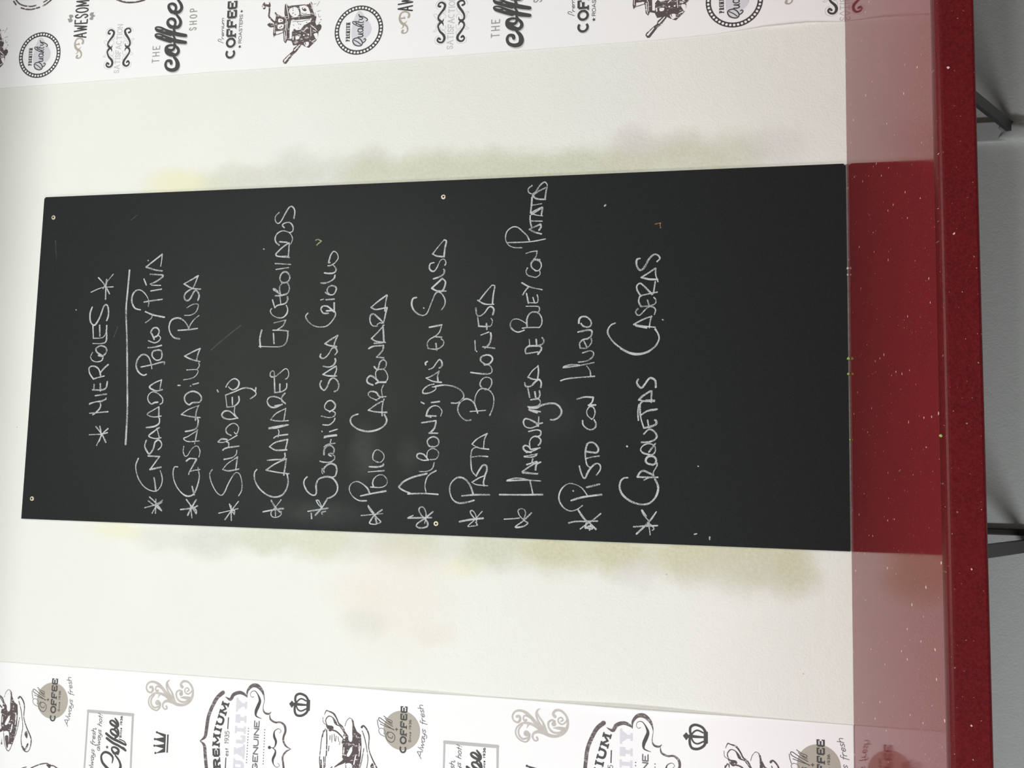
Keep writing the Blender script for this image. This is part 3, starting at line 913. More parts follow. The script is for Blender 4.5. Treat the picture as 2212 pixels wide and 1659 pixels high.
-1174,4833 -1213,4939 -1192,5031 -1117,5066 -1064,5034 -1078,4957 -1115,4880 -1137,4841
-1182,4818 -1031,4813
-1152,4849 -1128,4750
-946,4789 -924,4919 -910,4981 -939,4919 -961,4842
-883,4981 -886,4859 -840,4769 -809,4648 -815,4541 -875,4465 -949,4441 -1025,4477 -1070,4552 -1074,4620
-865,4997 -864,4875 -818,4799 -757,4801 -735,4862 -751,4953
-751,4953 -727,4832 -667,4802 -606,4811
-713,4970 -562,5003
-713,4870 -622,4887
-471,5059 -532,5035 -524,4951 -455,4883 -417,4823 -470,4783 -546,4790
-380,5007 -410,4930 -425,4807
-380,5007 -273,4933 -197,4842
-190,4842 -288,4833 -417,4846
9,5046 39,4847
16,5054 85,5056 131,5003 138,4880 122,4803 77,4794 1,4846
139,5003 141,4880 161,4788 214,4751 275,4783
138,4987 246,4997
146,4872 245,4882
400,5085 370,5193 417,5287 494,5323 571,5291 589,5214 562,5135 507,5049
434,5117 445,4994 444,4840
461,5040 584,5043 676,4999 706,4922 674,4844 597,4797 505,4795 444,4832
698,4922 705,4853 766,4838 797,4878 800,5063
861,5033 857,4956 859,4879 921,4865 990,4881
853,5025 1016,5060
867,4925 945,4950
1196,5141 1124,5008 1074,4798
994,5122 1078,5069 1124,5023
1444,5053 1383,5075 1320,5043 1295,4965 1286,4903 1331,4842 1386,4843
1395,4913 1459,4984 1536,4985 1582,4924 1549,4846 1471,4821 1401,4859 1395,4921
1580,4847 1590,4948
1590,4948 1644,4910 1721,4896
1729,4896 1716,5005 1691,5082
1790,5154 1797,5288 1843,5383 1939,5435 2065,5419 2144,5327 2138,5232 2056,5137 1992,5073 1912,5032
1883,5400 1888,5024 1928,4761
2016,4832 2051,4949 2100,5031
2100,5031 2137,4951 2181,4851
2173,4843 2126,4842 2080,4872
2138,4998 2241,5023 2335,5025
2241,5008 2231,4821
2375,5026 2340,4924 2320,4815
2375,5018 2426,4926 2470,4826
2462,4818 2329,4838
2350,5002 2447,4841
2382,5019 2524,5006 2642,5001
2508,5006 2530,4834
2673,4993 2615,4914 2602,4774
2673,4993 2740,4901 2799,4777
2767,4761 2602,4781
2847,5005 2794,5066 2731,5057 2705,4994 2750,4932 2842,4872 2897,4795 2845,4747 2751,4761
@menu_line 1
-2724,4292 -2698,4181 -2689,4004 -2679,3835
-2507,4147 -2635,4064 -2705,3967 -2810,3855
-2561,3785 -2674,3916 -2743,4018 -2812,4105
-2706,4004 -2794,4025 -2763,3959 -2782,3900
-2828,3958 -2748,3944 -2805,3914 -2794,4017
-2514,4140 -2656,4034
-2443,4079 -2508,4169 -2533,4273 -2485,4378 -2370,4454 -2252,4449 -2154,4391 -2097,4295 -2112,4190 -2168,4086 -2276,4003
-2367,4258 -2307,4069 -2259,3775
-2148,4012 -2095,3809
-1816,4136 -1904,4112 -1992,4074 -1998,4036 -1916,4001 -1827,3943 -1766,3862 -1794,3803 -1867,3802 -1950,3860
-1827,3972 -1784,4017 -1652,4042 -1534,4036 -1459,4015
-1689,4026 -1664,3930 -1645,3820
-1578,4028 -1591,3931 -1589,3857 -1530,3836 -1450,3889 -1429,3963 -1460,4022
-1082,4095 -1149,4086 -1208,4026 -1226,3951 -1191,3892 -1131,3878 -1065,3909
-1058,3946 -1000,4014 -925,4030 -858,3986 -865,3927 -939,3896 -1028,3917 -1058,3954
-827,3890 -833,4002
-828,3987 -775,3943 -708,3929
-704,3929 -699,4063 -733,4190
-2209,4234 -2216,4226
-436,4463 -398,4325 -362,3913
-359,3973 -269,3989 -194,4042
-222,4426 -187,4163 -137,3924
-207,4419 -172,4298 -179,4163
-131,4178 -112,4044 -51,3955 16,3933 54,3986 20,4113
100,4152 176,4161 236,4109 251,4034
100,4152 99,4047 182,3973 258,3974
122,4047 213,4094
251,4034 303,3975 379,3968 394,4036 362,4194
509,4181 578,4174 615,4130 610,4054 545,3986 470,3985 443,4044 463,4112 501,4143
@menu_line 1.1
-2748,3260 -2731,3073 -2717,2890
-2486,3140 -2560,3103 -2643,3031
-2486,3130 -2573,3067
-2503,2910 -2672,3030 -2858,3216
-2673,3045 -2727,2973 -2769,2944 -2792,2972
-2687,3037 -2772,3015 -2865,3003
-1981,3362 -1990,3427 -2049,3477 -2152,3486 -2252,3439 -2336,3336 -2383,3220 -2394,3105 -2362,3004 -2266,2919 -2149,2884 -2063,2899 -1992,2935
-1963,3210 -1967,3079 -1962,2892
-1963,3210 -1889,3167 -1866,3109 -1893,3037 -1934,2957
-2011,3108 -1973,3036
-1934,2957 -1877,2958 -1788,2908 -1737,2901
-1768,2966 -1748,3052 -1705,3082 -1646,3053 -1630,2981 -1673,2923 -1745,2930 -1768,2980
-1609,3025 -1582,3126 -1525,3163 -1458,3113 -1434,3026 -1469,2946 -1542,2932 -1601,2967 -1609,3025
-1566,3032 -1433,2932
-1415,3149 -1405,3026 -1367,2940 -1308,2912 -1236,2955 -1208,3035 -1282,3114
-1187,3115 -1164,3014 -1126,2927 -1075,2921 -1057,2942
-1187,3115 -1048,3160 -887,3183
-1142,3043 -1062,3058
-1064,3203 -931,3212 -813,3198
-975,3175 -813,3177 -769,3141
-975,3153 -915,3059 -887,2915
-760,2952 -761,3090 -740,3199
-745,2952 -743,3090
-740,3199 -673,3134 -598,3018
-598,2997 -775,3002
-1480,3381 -1486,3376
-409,3211 -461,3233 -528,3195 -542,3151 -490,3108 -409,3051 -386,3007 -430,2941 -534,2933
504,3589 474,3656 392,3707 301,3691 181,3600 83,3466 22,3333 7,3186 44,3054 125,2946 237,2888 326,2903 401,2948
90,3496 7,3332 -3,3186 44,3040
479,3293 455,3160 431,2948
456,3256 425,3087
479,3293 553,3161 611,3008
611,3008 536,3029 424,3043
734,3229 689,3263 636,3236 635,3191 695,3133 762,3060 761,2987 715,2946 640,2964
771,3178 784,3031 820,2951 880,2944 918,2974
771,3178 854,3215 929,3201 951,3165
799,3053 874,3076
951,3187 986,3018 1003,2923
951,3187 1035,3239 1111,3247 1152,3196 1109,3137 1032,3062 971,3003
986,2981 1174,2954
1249,3175 1216,3049 1211,2917
1249,3175 1319,3065 1393,2955
1392,2948 1287,2947 1173,2910
1562,3200 1543,3251 1460,3255 1383,3220 1374,3169 1434,3117 1554,3052 1620,2979 1611,2920 1557,2883 1505,2927
557,2835 549,2826
@chalk_smudge 0.8
88,10727 261,10522 523,10180
2503,12470 2545,12415 2586,12352
332,12677 417,12646 519,12615
2156,14029 1803,13981
@chalk_speck 1
-1773,2269 -1776,2265
-2830,2322 -2821,2287
-2863,2090 -2899,2090
2454,3786 2469,3771
845,13498 836,13488
@green_tick 0.9
1933,8809 1961,8780 1988,8741
2017,8836 2034,8794 1999,8725
@orange_tick 0.7
2124,2964 2131,2920 2137,2876
2137,2876 2099,2883 2060,2875
"""
PRINT_RIGHT = """
ring dark .815 : 5828,8205 5805,8661 5840,7753 6285,8147 5374,8249
ringdots paper 42 .91 .046 : 5828,8205 5805,8661 5840,7753 6285,8147 5374,8249
q pale : 6092,8278 6162,8238 6179,8185 6122,8130 6034,8084 5954,8006 5846,7965 5743,7987 5654,8069 5564,8118 5534,8276 5642,8324 5812,8341 5979,8316
t dark 16 slab 77 PREMIUM : 5626,8364 5985,8368
s dark 21 : 5685,8219 5671,8282 5630,8307 5570,8278 5534,8213 5535,8149 5585,8124 5651,8164 5685,8219
s dark 17 : 5644,8281 5608,8216 5556,8155
s dark 19 : 5585,8124 5598,8088 5638,8063 5656,8085 5646,8100
s dark 21 : 5697,8208 5697,8145 5716,8119 5738,8136 5754,8205
s dark 19 : 5754,8205 5754,8136 5768,8118
s dark 20 : 5844,8209 5808,8218 5784,8180 5796,8133 5821,8123 5845,8151 5844,8209
s dark 19 : 5849,8209 5849,8140 5863,8121
s dark 18 : 5889,8118 5874,8136 5896,8206 5943,8293 5977,8325 5995,8306 5952,8240 5882,8136
s dark 18 : 5925,8196 5916,8143 5932,8120
d dark 14 : 5947,8251
s dark 18 : 5994,8269 5966,8187 5962,8132 5979,8120
s dark 13 : 5958,8213 6006,8204
s dark 19 : 6027,8200 6019,8157 6043,8137 6075,8202
s dark 19 : 6118,8215 6085,8192 6069,8128 6032,8062 5999,8045 5986,8071
t dark 29 sans 289 AWESOME : 6095,13694 6966,13680
s taupe 32 : 5754,7380,42 5718,7392,36 5702,7345,25 5732,7299,25 5794,7296,32 5848,7329,37 5873,7382,46 5930,7431,46 6004,7446,38 6075,7420,32 6099,7359,32 6077,7295,32 6031,7271,42 5993,7282,46
s taupe 23 : 6008,7366,15 5973,7344,15 5982,7375,27 5980,7412,27
s taupe 21 : 5795,7416,8 5811,7380,21 5867,7371,35
s taupe 21 : 5925,7313,8 5889,7341,21 5879,7382,36
q grey : 6507,14134 6514,14085 6561,14107 6588,14091 6578,14028 6542,14013 6511,14048 6475,14020 6437,14042 6436,14097 6471,14112
q grey : 6521,13535 6553,13579 6592,13570 6591,13637 6548,13658 6511,13625 6480,13659 6450,13639 6451,13578 6496,13575
s silver 7 : 6093,6745 6126,6777 6179,6789 6238,6749 6247,6667 6195,6609 6133,6602
s silver 7 : 5534,6599 5473,6613 5443,6694 5474,6767 5538,6789 5588,6770 5605,6719
s silver 7 : 5978,6741 6008,6783 5995,6824 5940,6786 5869,6733
s silver 7 : 5859,6732 5784,6771 5723,6779 5695,6820 5682,6788 5710,6748
s silver 7 : 6142,6215 6183,6221 6228,6258 6243,6309
s silver 7 : 5863,6268 5916,6229 5967,6220 5995,6185 6009,6231 5965,6261
s silver 7 : 5827,6267 5742,6234 5708,6187 5685,6222 5724,6264
s silver 7 : 5546,6218 5465,6226 5439,6296 5450,6368 5509,6410
s silver 7 : 5923,6693 5965,6705 6004,6670 5989,6618 5946,6602 5917,6626
s silver 7 : 5782,6612 5739,6595 5706,6630 5726,6682 5768,6694
s silver 7 : 5902,6310 5955,6321 5979,6373 5952,6413 5910,6406
s silver 7 : 5786,6403 5746,6417 5703,6385 5709,6335 5749,6326
s silver 7 : 6094,6632 6060,6605 6020,6619 6024,6671
s silver 7 : 5699,6671 5690,6619 5637,6597 5607,6612
s silver 7 : 6115,6387 6075,6411 6022,6384 5995,6312
s silver 7 : 5674,6344 5663,6399 5622,6408 5579,6387
s dark 41 : 6139,6710,41 6153,6745,32 6200,6727,31 6211,6676,35 6165,6624,41 6094,6637,45 6026,6691,37 5967,6731,33 5916,6734,35 5866,6691,46
s dark 41 : 5855,6691,45 5802,6731,36 5761,6734,31 5686,6701,37 5619,6638,45 5556,6615,46 5491,6644,37 5485,6700,35 5524,6742,31 5564,6723,35 5541,6692,37
s dark 31 : 5860,6691,41 5868,6656,27 5908,6641,10
s dark 31 : 5855,6691,41 5832,6655,27 5784,6643,10
s dark 42 : 6134,6306,42 6152,6271,31 6205,6288,31 6214,6344,35 6177,6389,42 6103,6366,46 6015,6303,41 5940,6270,35 5879,6278,37 5851,6313,45
s dark 41 : 5846,6313,45 5796,6271,35 5735,6274,34 5657,6323,41 5589,6372,46 5528,6380,45 5484,6338,37 5485,6288,35 5529,6258,30 5572,6285,37 5553,6310,37
s dark 31 : 5857,6318,41 5875,6360,27 5922,6366,10
s dark 31 : 5846,6318,41 5823,6353,27 5775,6367,10
t silver 15 slab 114 SATISFACTION : 5344,12946 6315,12928
t grey 19 wide 157 THE : 5494,12117 5829,12118
t grey 20 wide 155 SHOP : 6068,11389 6497,11394
shadow -25 -13 silver
s dark 68 : 5463,11870,59 5508,11884,62 5518,11955,51 5454,11986,51 5375,11952,56 5333,11856,68 5352,11764,85 5426,11736,90 5516,11763,68 5586,11825,45
s dark 68 : 5814,11840,39 5817,11922,46 5784,11984,69 5705,11967,103 5645,11887,91 5622,11793,63 5667,11740,63 5733,11744,57 5803,11804,46 5849,11830,45
s dark 57 : 5816,11828,46 5761,11825,50 5720,11869,57 5726,11951,68
s dark 58 : 5994,12067,28 5996,12167,46 6028,12228,42 6058,12212,32 6045,12123,34 5983,12002,50 5921,11881,74 5883,11763,81 5849,11600,63
s dark 58 : 6028,12228,42 5992,12190,46 5943,12058,57 5893,11903,68
s dark 58 : 6127,12076,28 6131,12176,46 6164,12235,41 6194,12218,32 6181,12132,35 6116,12011,50 6056,11878,75 6017,11759,79 5982,11604,65
s dark 58 : 6164,12235,41 6125,12199,46 6076,12067,57 6026,11911,68
s dark 41 : 5844,11830 5904,11822
s dark 41 : 6011,11864 5919,11811
s dark 57 : 6179,11828,57 6174,11909,68 6235,11983,63 6302,11988,52 6336,11931,51 6308,11859,57 6246,11834,52 6186,11852,46
s dark 57 : 6064,11832,46 6148,11855,57 6163,11769,68 6226,11728,66 6305,11742,57 6405,11819,42
s dark 58 : 6467,11834,58 6468,11916,69 6539,11979,63 6607,11989,52 6629,11926,51 6596,11860,57 6533,11838,51 6474,11858,46
s dark 58 : 6441,11856,69 6461,11764,68 6524,11723,65 6609,11744,58 6709,11820,41 6768,11865,29
shadow off
shadow -17 -11 silver
t dark 42 slab 196 COFFEE : 5472,10582 6585,10590
shadow off
t dark 10 sans 66 ROASTERS : 5750,10468 6305,10466
star dark 38 : 5686,10498
star dark 34 : 6362,10496
s dark 10 : 5780,10829 5807,10888 5828,10934 5854,10939 5859,10902 5835,10872
t dark 10 script 74 remium : 5850,10820 6256,10836
q brown : 6433,10098 6485,10067 6505,10051 6472,10038 6457,9998 6455,9964 6497,9955 6474,9938 6419,9924 6399,9950 6409,10007 6368,10033 6371,10066
d paper 19 : 6411,10068
s brown 33 : 6442,9947 6323,9944 6226,9947 6169,9905 6110,9847
q brown : 6066,9972 6095,9924 6080,9867 6023,9831 6006,9886 6020,9931
p brown : 6293,9839 6285,9811 6246,9787 6203,9663 6156,9605 5877,9602 5882,9669 5865,9723 5849,9800 5814,9837 5885,9852 6099,9841 6162,9816
q paper : 6162,9755 6146,9682 6102,9669 6095,9757
q paper : 6044,9760 6047,9655 5978,9663 5969,9756
p paper : 5924,9795 5929,9660 5897,9661 5885,9713 5864,9790
s paper 10 : 6023,9823 5894,9828
s paper 12 : 6254,9818 6173,9819
s paper 13 : 6231,9736 6190,9657
d brown 13 : 6126,9709 6012,9692 5993,9719
p brown : 6417,9646 6442,9619 6390,9583 6394,9242 6389,9176 6432,9151 6422,9123 6284,9073 6130,9020 6036,9038 5881,8968 5765,8973 5693,9002 5565,9138 5586,9204 5640,9294 5636,9382 5630,9447 5718,9485 5740,9563 5681,9593 5724,9634 5913,9654 6157,9627 6267,9649
q paper : 6328,9547 6357,9482 6341,9405 6254,9359 6186,9377 6172,9451 6204,9514 6275,9553
p paper : 6370,9362 6377,9263 6336,9190 6204,9135 6195,9315
p paper : 6110,9506 6111,9109 6054,9137 5994,9256 5919,9319 5914,9395 5950,9441 5889,9482 5761,9481 5764,9525 5967,9530
s paper 13 : 6426,9618 6160,9556
s paper 15 : 6418,9147 6159,9043
s paper 11 : 6372,9108 6229,9060
s paper 13 : 5900,9629 5727,9608
s paper 9 : 5930,9594 5758,9588
s paper 11 : 6100,9580 5972,9583
s paper 11 : 6150,9605 5931,9611
s paper 10 : 6163,9501 6172,9341
s paper 10 : 6175,9314 6181,9145
s paper 13 : 5983,9108 5878,8995
s paper 10 : 5947,9125 5786,9110
q paper : 5819,9057 5830,8992 5755,8978 5714,9003 5770,9039
q paper : 5668,9239 5678,9154 5619,9146 5592,9194
s paper 14 : 5883,9268 5949,9186
d paper 15 : 5812,9248 5816,9161
q paper : 5792,9406 5798,9335 5750,9341 5744,9398
s paper 15 : 5678,9089 5710,9023
s paper 20 : 5802,9458 5748,9453
s paper 13 : 5884,9071 5864,9021
q brown : 6325,9310 6338,9272 6291,9221 6260,9236 6280,9286
d paper 17 : 6322,9277
s brown 10 : 6234,9311 6214,9267 6220,9212
d brown 10 : 6339,9487 6301,9482 6247,9475 6212,9434 6238,9493
s brown 10 : 6081,9480 6086,9403 6074,9315 6088,9228 6097,9141
s brown 11 : 6027,9466 6009,9449
d brown 10 : 6029,9357 6021,9323 6063,9380 5954,9359 5999,9246 6049,9204
s brown 15 : 5682,9220 5634,9207
q brown : 5950,9030 5998,8962 5962,8917 5899,8925 5861,8978
s brown 9 : 6009,8973 6039,8942
s brown 7 : 6383,9083 6390,9034
s brown 7 : 6344,9021 6430,8971
s brown 7 : 6236,9011 6252,8946
s brown 6 : 6192,8992 6126,8968 6145,8941
d brown 11 : 6078,8931
p brown : 5669,9329 5629,9285 5508,9376 5459,9439 5298,9563 5295,9605 5345,9637 5382,9622 5485,9506 5529,9448 5576,9439
s paper 28 : 5351,9596,33 5461,9500,17
s paper 22 : 5540,9416,24 5637,9322,15
s brown 32 : 6963,15360 6891,15303
s brown 29 : 6815,15182 6788,15104
s brown 31 : 6780,15078 6765,14951 6793,14771
s brown 32 : 6815,14692 6870,14596 6926,14520
s brown 29 : 6987,15311 6905,15228 6852,15110 6827,14956 6840,14857
s brown 27 : 6892,14686 6928,14613
s brown 35 : 6805,13091 6748,12942 6726,12809 6728,12642 6755,12489
"""
PRINT_LEFT = """
disc taupe : -6169,6979 -6194,7287 -6150,6672 -5854,6990 -6483,6968
t ink 28 slab 119 COFFEE : -6526,6889 -5780,6892
t ink 9 slab 44 Since_1936 : -6346,6815 -5987,6818
l ink 13 : -6162,7096 -6158,7041
l ink 13 : -6135,7069 -6188,7067
s mid 12 : -6032,7402 -6101,7392 -6163,7372
s mid 10 : -6288,7275 -6256,7343 -6200,7374 -6163,7346 -6175,7282 -6228,7257 -6241,7286
s ink 12 : -6203,7206 -6259,7245 -6332,7225 -6371,7154 -6332,7099 -6258,7099 -6212,7160 -6236,7214 -6288,7203 -6306,7145 -6271,7129
s ink 12 : -6174,7113 -6101,7256 -6050,7362 -6009,7381 -6002,7352 -6058,7258 -6118,7135
s ink 11 : -5963,7296 -6008,7225 -6029,7155 -6061,7154 -6039,7213
s ink 11 : -6097,7349 -6140,7209 -6164,7118
s ink 11 : -6001,7272 -6073,7177 -6081,7142
t mid 11 script 100 Always_fresh : -6594,6633 -6311,6582 -6037,6574 -5737,6633
s lgrey 49 : -6294,12731,54 -6292,11857,53
s lgrey 32 : -6294,12734,32 -6857,12734,32 -7311,12737,32 -7739,12734,32
s lgrey 36 : -6292,11857,41 -6785,11849,36 -7232,11838,36 -7711,11831,36
s lgrey 49 : -7739,12734,49 -7711,11831,48
t mid 12 script 95 always_fresh, : -7318,12564 -7047,12559 -6561,12555
t mid 12 script 95 always_hot! : -6961,12454 -6336,12443
s ink 49 : -7129,12202,17 -7039,12196,36 -6977,12265,41 -6962,12358,41 -7024,12419,37 -7124,12399,43 -7206,12314,49 -7286,12191,54 -7277,12088,60 -7182,12036,49 -7084,12069,36 -7001,12146,30
s ink 44 : -6935,12105,39 -6968,12161,48 -6917,12220,36 -6872,12218,31 -6866,12156,36 -6906,12094,44 -6969,12103,44
s ink 41 : -6725,12336,44 -6792,12213,44 -6833,12093,41 -6901,11958,36
s ink 41 : -6647,12352,44 -6717,12232,44 -6765,12085,44 -6808,11964,34
s ink 17 : -6720,12094 -6752,11994 -6804,11949
s ink 17 : -6839,12092 -6854,12000 -6900,11945
s ink 36 : -6678,12132,36 -6648,12223,44 -6604,12268,36 -6569,12255,32 -6576,12189,37 -6628,12133,44
s ink 36 : -6698,12167,43 -6649,12119,44 -6582,12124,36 -6528,12166,24
s ink 36 : -6522,12151,36 -6489,12248,44 -6447,12290,37 -6419,12263,32 -6432,12213,37 -6482,12154,44
s ink 36 : -6547,12191,36 -6503,12136,44 -6447,12140,41 -6381,12196,27
t ink 11 slab 46 Since_1936 : -6698,12050 -6325,12050
star ink 34 : -6874,12318
s taupe2 38 : -5805,5077,43 -5798,5036,39 -5854,5024,39 -5894,5064,32 -5863,5130,28 -5791,5146,28 -5726,5100,32 -5709,5014,38 -5743,4916,47 -5819,4828,53 -5924,4729,63 -6012,4609,74
s taupe2 32 : -5849,4924,38 -5859,4948,34 -5830,4971,27 -5787,4958,28 -5783,4904,32 -5829,4827,32
s taupe2 32 : -5653,4704,8 -5689,4749,32 -5752,4764,36 -5852,4730,32 -5950,4664,46
s taupe2 32 : -5720,4746,15 -5780,4721,27 -5867,4655,34 -5977,4615,53
d taupe2 47 : -6052,4917
s taupe2 32 : -6059,4871,42 -6131,4875,36 -6184,4928,25 -6154,5026,25 -6076,5087,26 -5983,5078,25 -5906,4999,30 -5894,4891,40 -5928,4772,48 -6000,4641,74
s taupe2 29 : -6111,4881,32 -6141,4972,29 -6083,5036,29 -6000,5040,28 -5924,4987,29
s taupe2 21 : -5972,4913,8 -5916,4890,36
s taupe2 32 : -6100,4747,36 -6138,4733,27 -6152,4778,25 -6106,4816,32 -6043,4801,38 -6009,4727,53 -6021,4630,63 -6055,4544,53 -6057,4437,46 -6006,4332,48 -5919,4272,48 -5816,4259,36 -5727,4294,35 -5664,4370,36 -5664,4455,40 -5721,4495,42 -5758,4464,53
d taupe2 38 : -5874,4481
s taupe2 32 : -5834,4468,36 -5817,4516,29 -5861,4569,32 -5942,4557,32 -6000,4492,34 -6004,4406,33 -5964,4322,38
s taupe2 32 : -5937,4493,8 -5932,4408,48 -5942,4301,62
s taupe2 25 : -5824,4367,25 -5801,4335,23 -5765,4368,23 -5792,4412,23 -5843,4404,25 -5869,4350,25 -5829,4292,27 -5781,4270,17
p ink : -6901,11382 -6807,11237 -6782,11398 -6766,11400 -6735,11242 -6714,11228 -6673,11409 -6657,11410 -6618,11237 -6557,11384 -6539,11375 -6570,11204 -6868,11201
d ink 19 : -6548,11379 -6665,11410 -6775,11412 -6894,11385
l ink 28 : -6568,11166 -6871,11163
s frame 65 : -5796,10178,71 -5893,10284,64 -6066,10374,61 -6226,10428,61 -6427,10451,59 -6550,10471,52 -6626,10560,9
s frame 58 : -6626,10560,9 -6694,10475,52 -6869,10446,58 -7064,10413,60 -7269,10373,61
s frame 58 : -5862,10129,7 -5899,10035,51 -5815,9978,59 -5774,9869,57 -5801,9775,42 -5845,9729,7
s frame 47 : -5845,9729,7 -5742,9728,35 -5651,9653,58 -5642,9555,69 -5712,9466,51 -5798,9425,23 -5874,9412,9
s frame 23 : -5874,9412,9 -5996,9429,12 -6070,9399,30 -6085,9325,30 -6051,9280,7
s frame 23 : -6094,9302,9 -6171,9286,30 -6214,9197,30 -6206,9100,30 -6260,9025,39 -6346,9009,39 -6435,9037,34 -6511,9035,34 -6583,8985,27 -6624,8897,7
s frame 23 : -6624,8897,7 -6671,8981,27 -6760,9037,32 -6867,9023,34 -6985,9008,37 -7096,9044,36
s ink 23 : -5824,9607,9 -5835,9643,7 -5793,9673,7 -5742,9648,9 -5732,9588,12 -5784,9536,19 -5880,9494,44 -5970,9520,58 -6060,9555,51 -6137,9548,25 -6173,9448,7
s ink 23 : -6381,9110,7 -6347,9085,7 -6312,9131,9 -6356,9202,16 -6438,9207,39 -6527,9169,39 -6610,9189,16 -6631,9224,11
s ink 23 : -6631,9224,11 -6669,9174,21 -6734,9179,39 -6819,9212,39 -6898,9192,14 -6937,9136,9 -6905,9087,7 -6865,9122,6
d ink 27 : -6629,9282
l ink 11 : -6629,9282 -6629,9206
t ink 38 slab 138 PREMIUM : -7220,10072 -7029,10145 -6813,10176 -6627,10186 -6427,10169 -6247,10121 -5964,10046
t ink 9 slab 78 est. : -6835,10020 -6674,10023
t ink 9 sans 84 1935 : -6630,10025 -6421,10022
l ink 18 : -6391,10057 -6197,10053
l ink 18 : -7132,10065 -6858,10065
t pale 58 slab 198 QUALITY : -7271,9728 -5866,9725
dots ink 9 13 : -6350,9677 -6908,9684
dots ink 9 13 : -6348,9381 -6904,9382
t mid 20 sans 101 GENUINE : -7031,9480 -6211,9479
s ink 39 : -5806,8627 -5744,8677 -5716,8775 -5751,8845 -5822,8856 -5881,8837 -5937,8860 -6018,8854 -6068,8816 -6069,8734 -6025,8658 -5968,8621
s ink 25 : -5824,8662 -5795,8747 -5835,8811 -5897,8836 -5971,8805 -5994,8743 -5955,8658
s ink 35 : -5888,8863,46 -5892,8742,39 -5889,8635,25
p ink : -5808,8653 -5803,8590 -5979,8589 -5984,8652
p ink : -5892,8964 -5837,8913 -5872,8881 -5875,8857 -5907,8856 -5920,8883 -5957,8913
s brown 14 : -6252,8300,20 -6369,8354,14 -6554,8370,13 -6737,8382,16 -6886,8364,16 -7033,8336,13
s brown 20 : -6256,8279 -6438,8266 -6674,8267
s brown 14 : -6282,8334 -6379,8342
s brown 25 : -6756,8355 -6884,8343
s brown 18 : -6699,8310 -6880,8296
s brown 13 : -6686,8281 -6857,8279
p brown : -6307,7978 -6272,7946 -6343,7885 -6327,7827 -6135,7829 -6056,7850 -6080,7814 -6154,7799 -6246,7749 -6294,7677 -6442,7659 -6655,7662 -6827,7690 -6978,7719 -7000,7962 -6741,7927 -6682,7988 -6469,7987 -6460,8009
q paper : -6197,7944 -6066,7908 -6093,7848 -6242,7831 -6391,7824 -6421,7858 -6386,7889 -6301,7898
d paper 22 : -6360,7966
q paper : -6633,7908 -6505,7843 -6561,7817 -6657,7872
s paper 14 : -6520,7962 -6616,7965
q paper : -6795,7936 -6765,7832 -6858,7805 -6987,7823 -6997,7928
s paper 11 : -6434,7700 -6552,7701
s paper 13 : -6475,7679 -6637,7698
s paper 20 : -6641,7756 -6771,7780
s paper 9 : -6487,7820 -6551,7824
s paper 9 : -6311,7758 -6342,7751
s brown 23 : -6257,8188 -6279,8099 -6362,7995
s brown 16 : -6024,8328,7 -5955,8296,16 -5961,8260,16 -5991,8170,29 -6070,8108,23 -6142,8069,23 -6201,7996,23 -6315,7939,16
s brown 16 : -6180,8280 -6106,8301 -6040,8251 -6059,8179 -6136,8128,45 -6167,8103,22 -6189,8044 -6285,7969
q brown : -6181,8292 -6188,8244 -6194,8173 -6241,8159 -6283,8216 -6244,8265
s brown 9 : -6067,8350 -6142,8343 -6181,8292
s brown 9 : -6177,7960 -6094,7933 -6044,7885 -6060,7838
s brown 11 : -6347,8213 -6423,8216
s brown 11 : -6334,8179 -6452,8179
s brown 11 : -6320,8144 -6426,8128
s brown 11 : -6350,8107 -6436,8115
s brown 9 : -6358,8072 -6431,8057
s brown 8 : -6429,8033 -6484,8043
s brown 14 : -6520,8224 -6596,8232
s brown 34 : -6842,8110,16 -6794,8041,33 -6744,7962,56 -6688,7929,68
s brown 16 : -6894,8213 -6846,8156
s brown 15 : -6172,14148,38 -6149,14113,25 -6212,14052,25 -6314,14014,20 -6499,14012,15 -6657,13947,20 -6833,13844,23 -6936,13831,20 -7053,13860,13 -7084,13925,18 -7019,13999,20 -6872,14038,13 -6674,14021,13 -6502,14049,13 -6343,14090,15 -6230,14136,15
q brown : -6786,13975 -6725,13941 -6781,13912 -6857,13920
s brown 33 : -7007,14000 -7049,13942 -6953,13895
s brown 13 : -6797,14402 -6991,14361 -7090,14305 -7080,14254 -6931,14198 -6753,14137 -6506,14097
q brown : -6864,14369 -6847,14301 -7020,14293 -7045,14319
s brown 18 : -6900,14242 -6770,14212 -6742,14145
s brown 15 : -7373,13983 -7343,13890
s brown 20 : -7352,13794 -7277,13624 -7248,13481 -7282,13429 -7276,13355 -7317,13258
q brown : -7263,13497 -7261,13403 -7325,13418 -7306,13460
"""


def hump(z, c, w, h): return h * math.exp(-((z - c) / w) ** 2)

# ------------------------------------------------------------------ wallpaper
edge_r = [(.5335, .001), (.5368, .060), (.535, .126), (.5278, .205), (.5252, .288), (.5236, .474), (.5227, .669), (.5223, .858), (.524, 1.10), (.5227, 1.28), (.5214, 1.55), (.5212, 1.655)]
edge_l = [(-.5545, .001), (-.554, .2), (-.5538, .42), (-.554, .61), (-.5554, .92), (-.5568, 1.46), (-.557, 1.655)]
MATS = [INK[k] for k in INK_ORDER]
bm = bmesh.new()
paper_sheet(bm, edge_r, 1.05, lambda z: .0002 + hump(z, .08, .05, .0030), .0026)
add_prints(bm, parse_prints(PRINT_RIGHT), .6488, .5252, 1.05, .0015, 1.654, -.0011)
tag(mesh_obj('wallpaper', bm, MATS), 'white coffee-print wallpaper with coffee grinders and round quality badges, right of the chalkboard', 'wallpaper')
bm = bmesh.new()
paper_sheet(bm, edge_l, -1.08, lambda z: .0004 + hump(z, .68, .09, .0030) + hump(z, .32, .13, .0046), .0042)
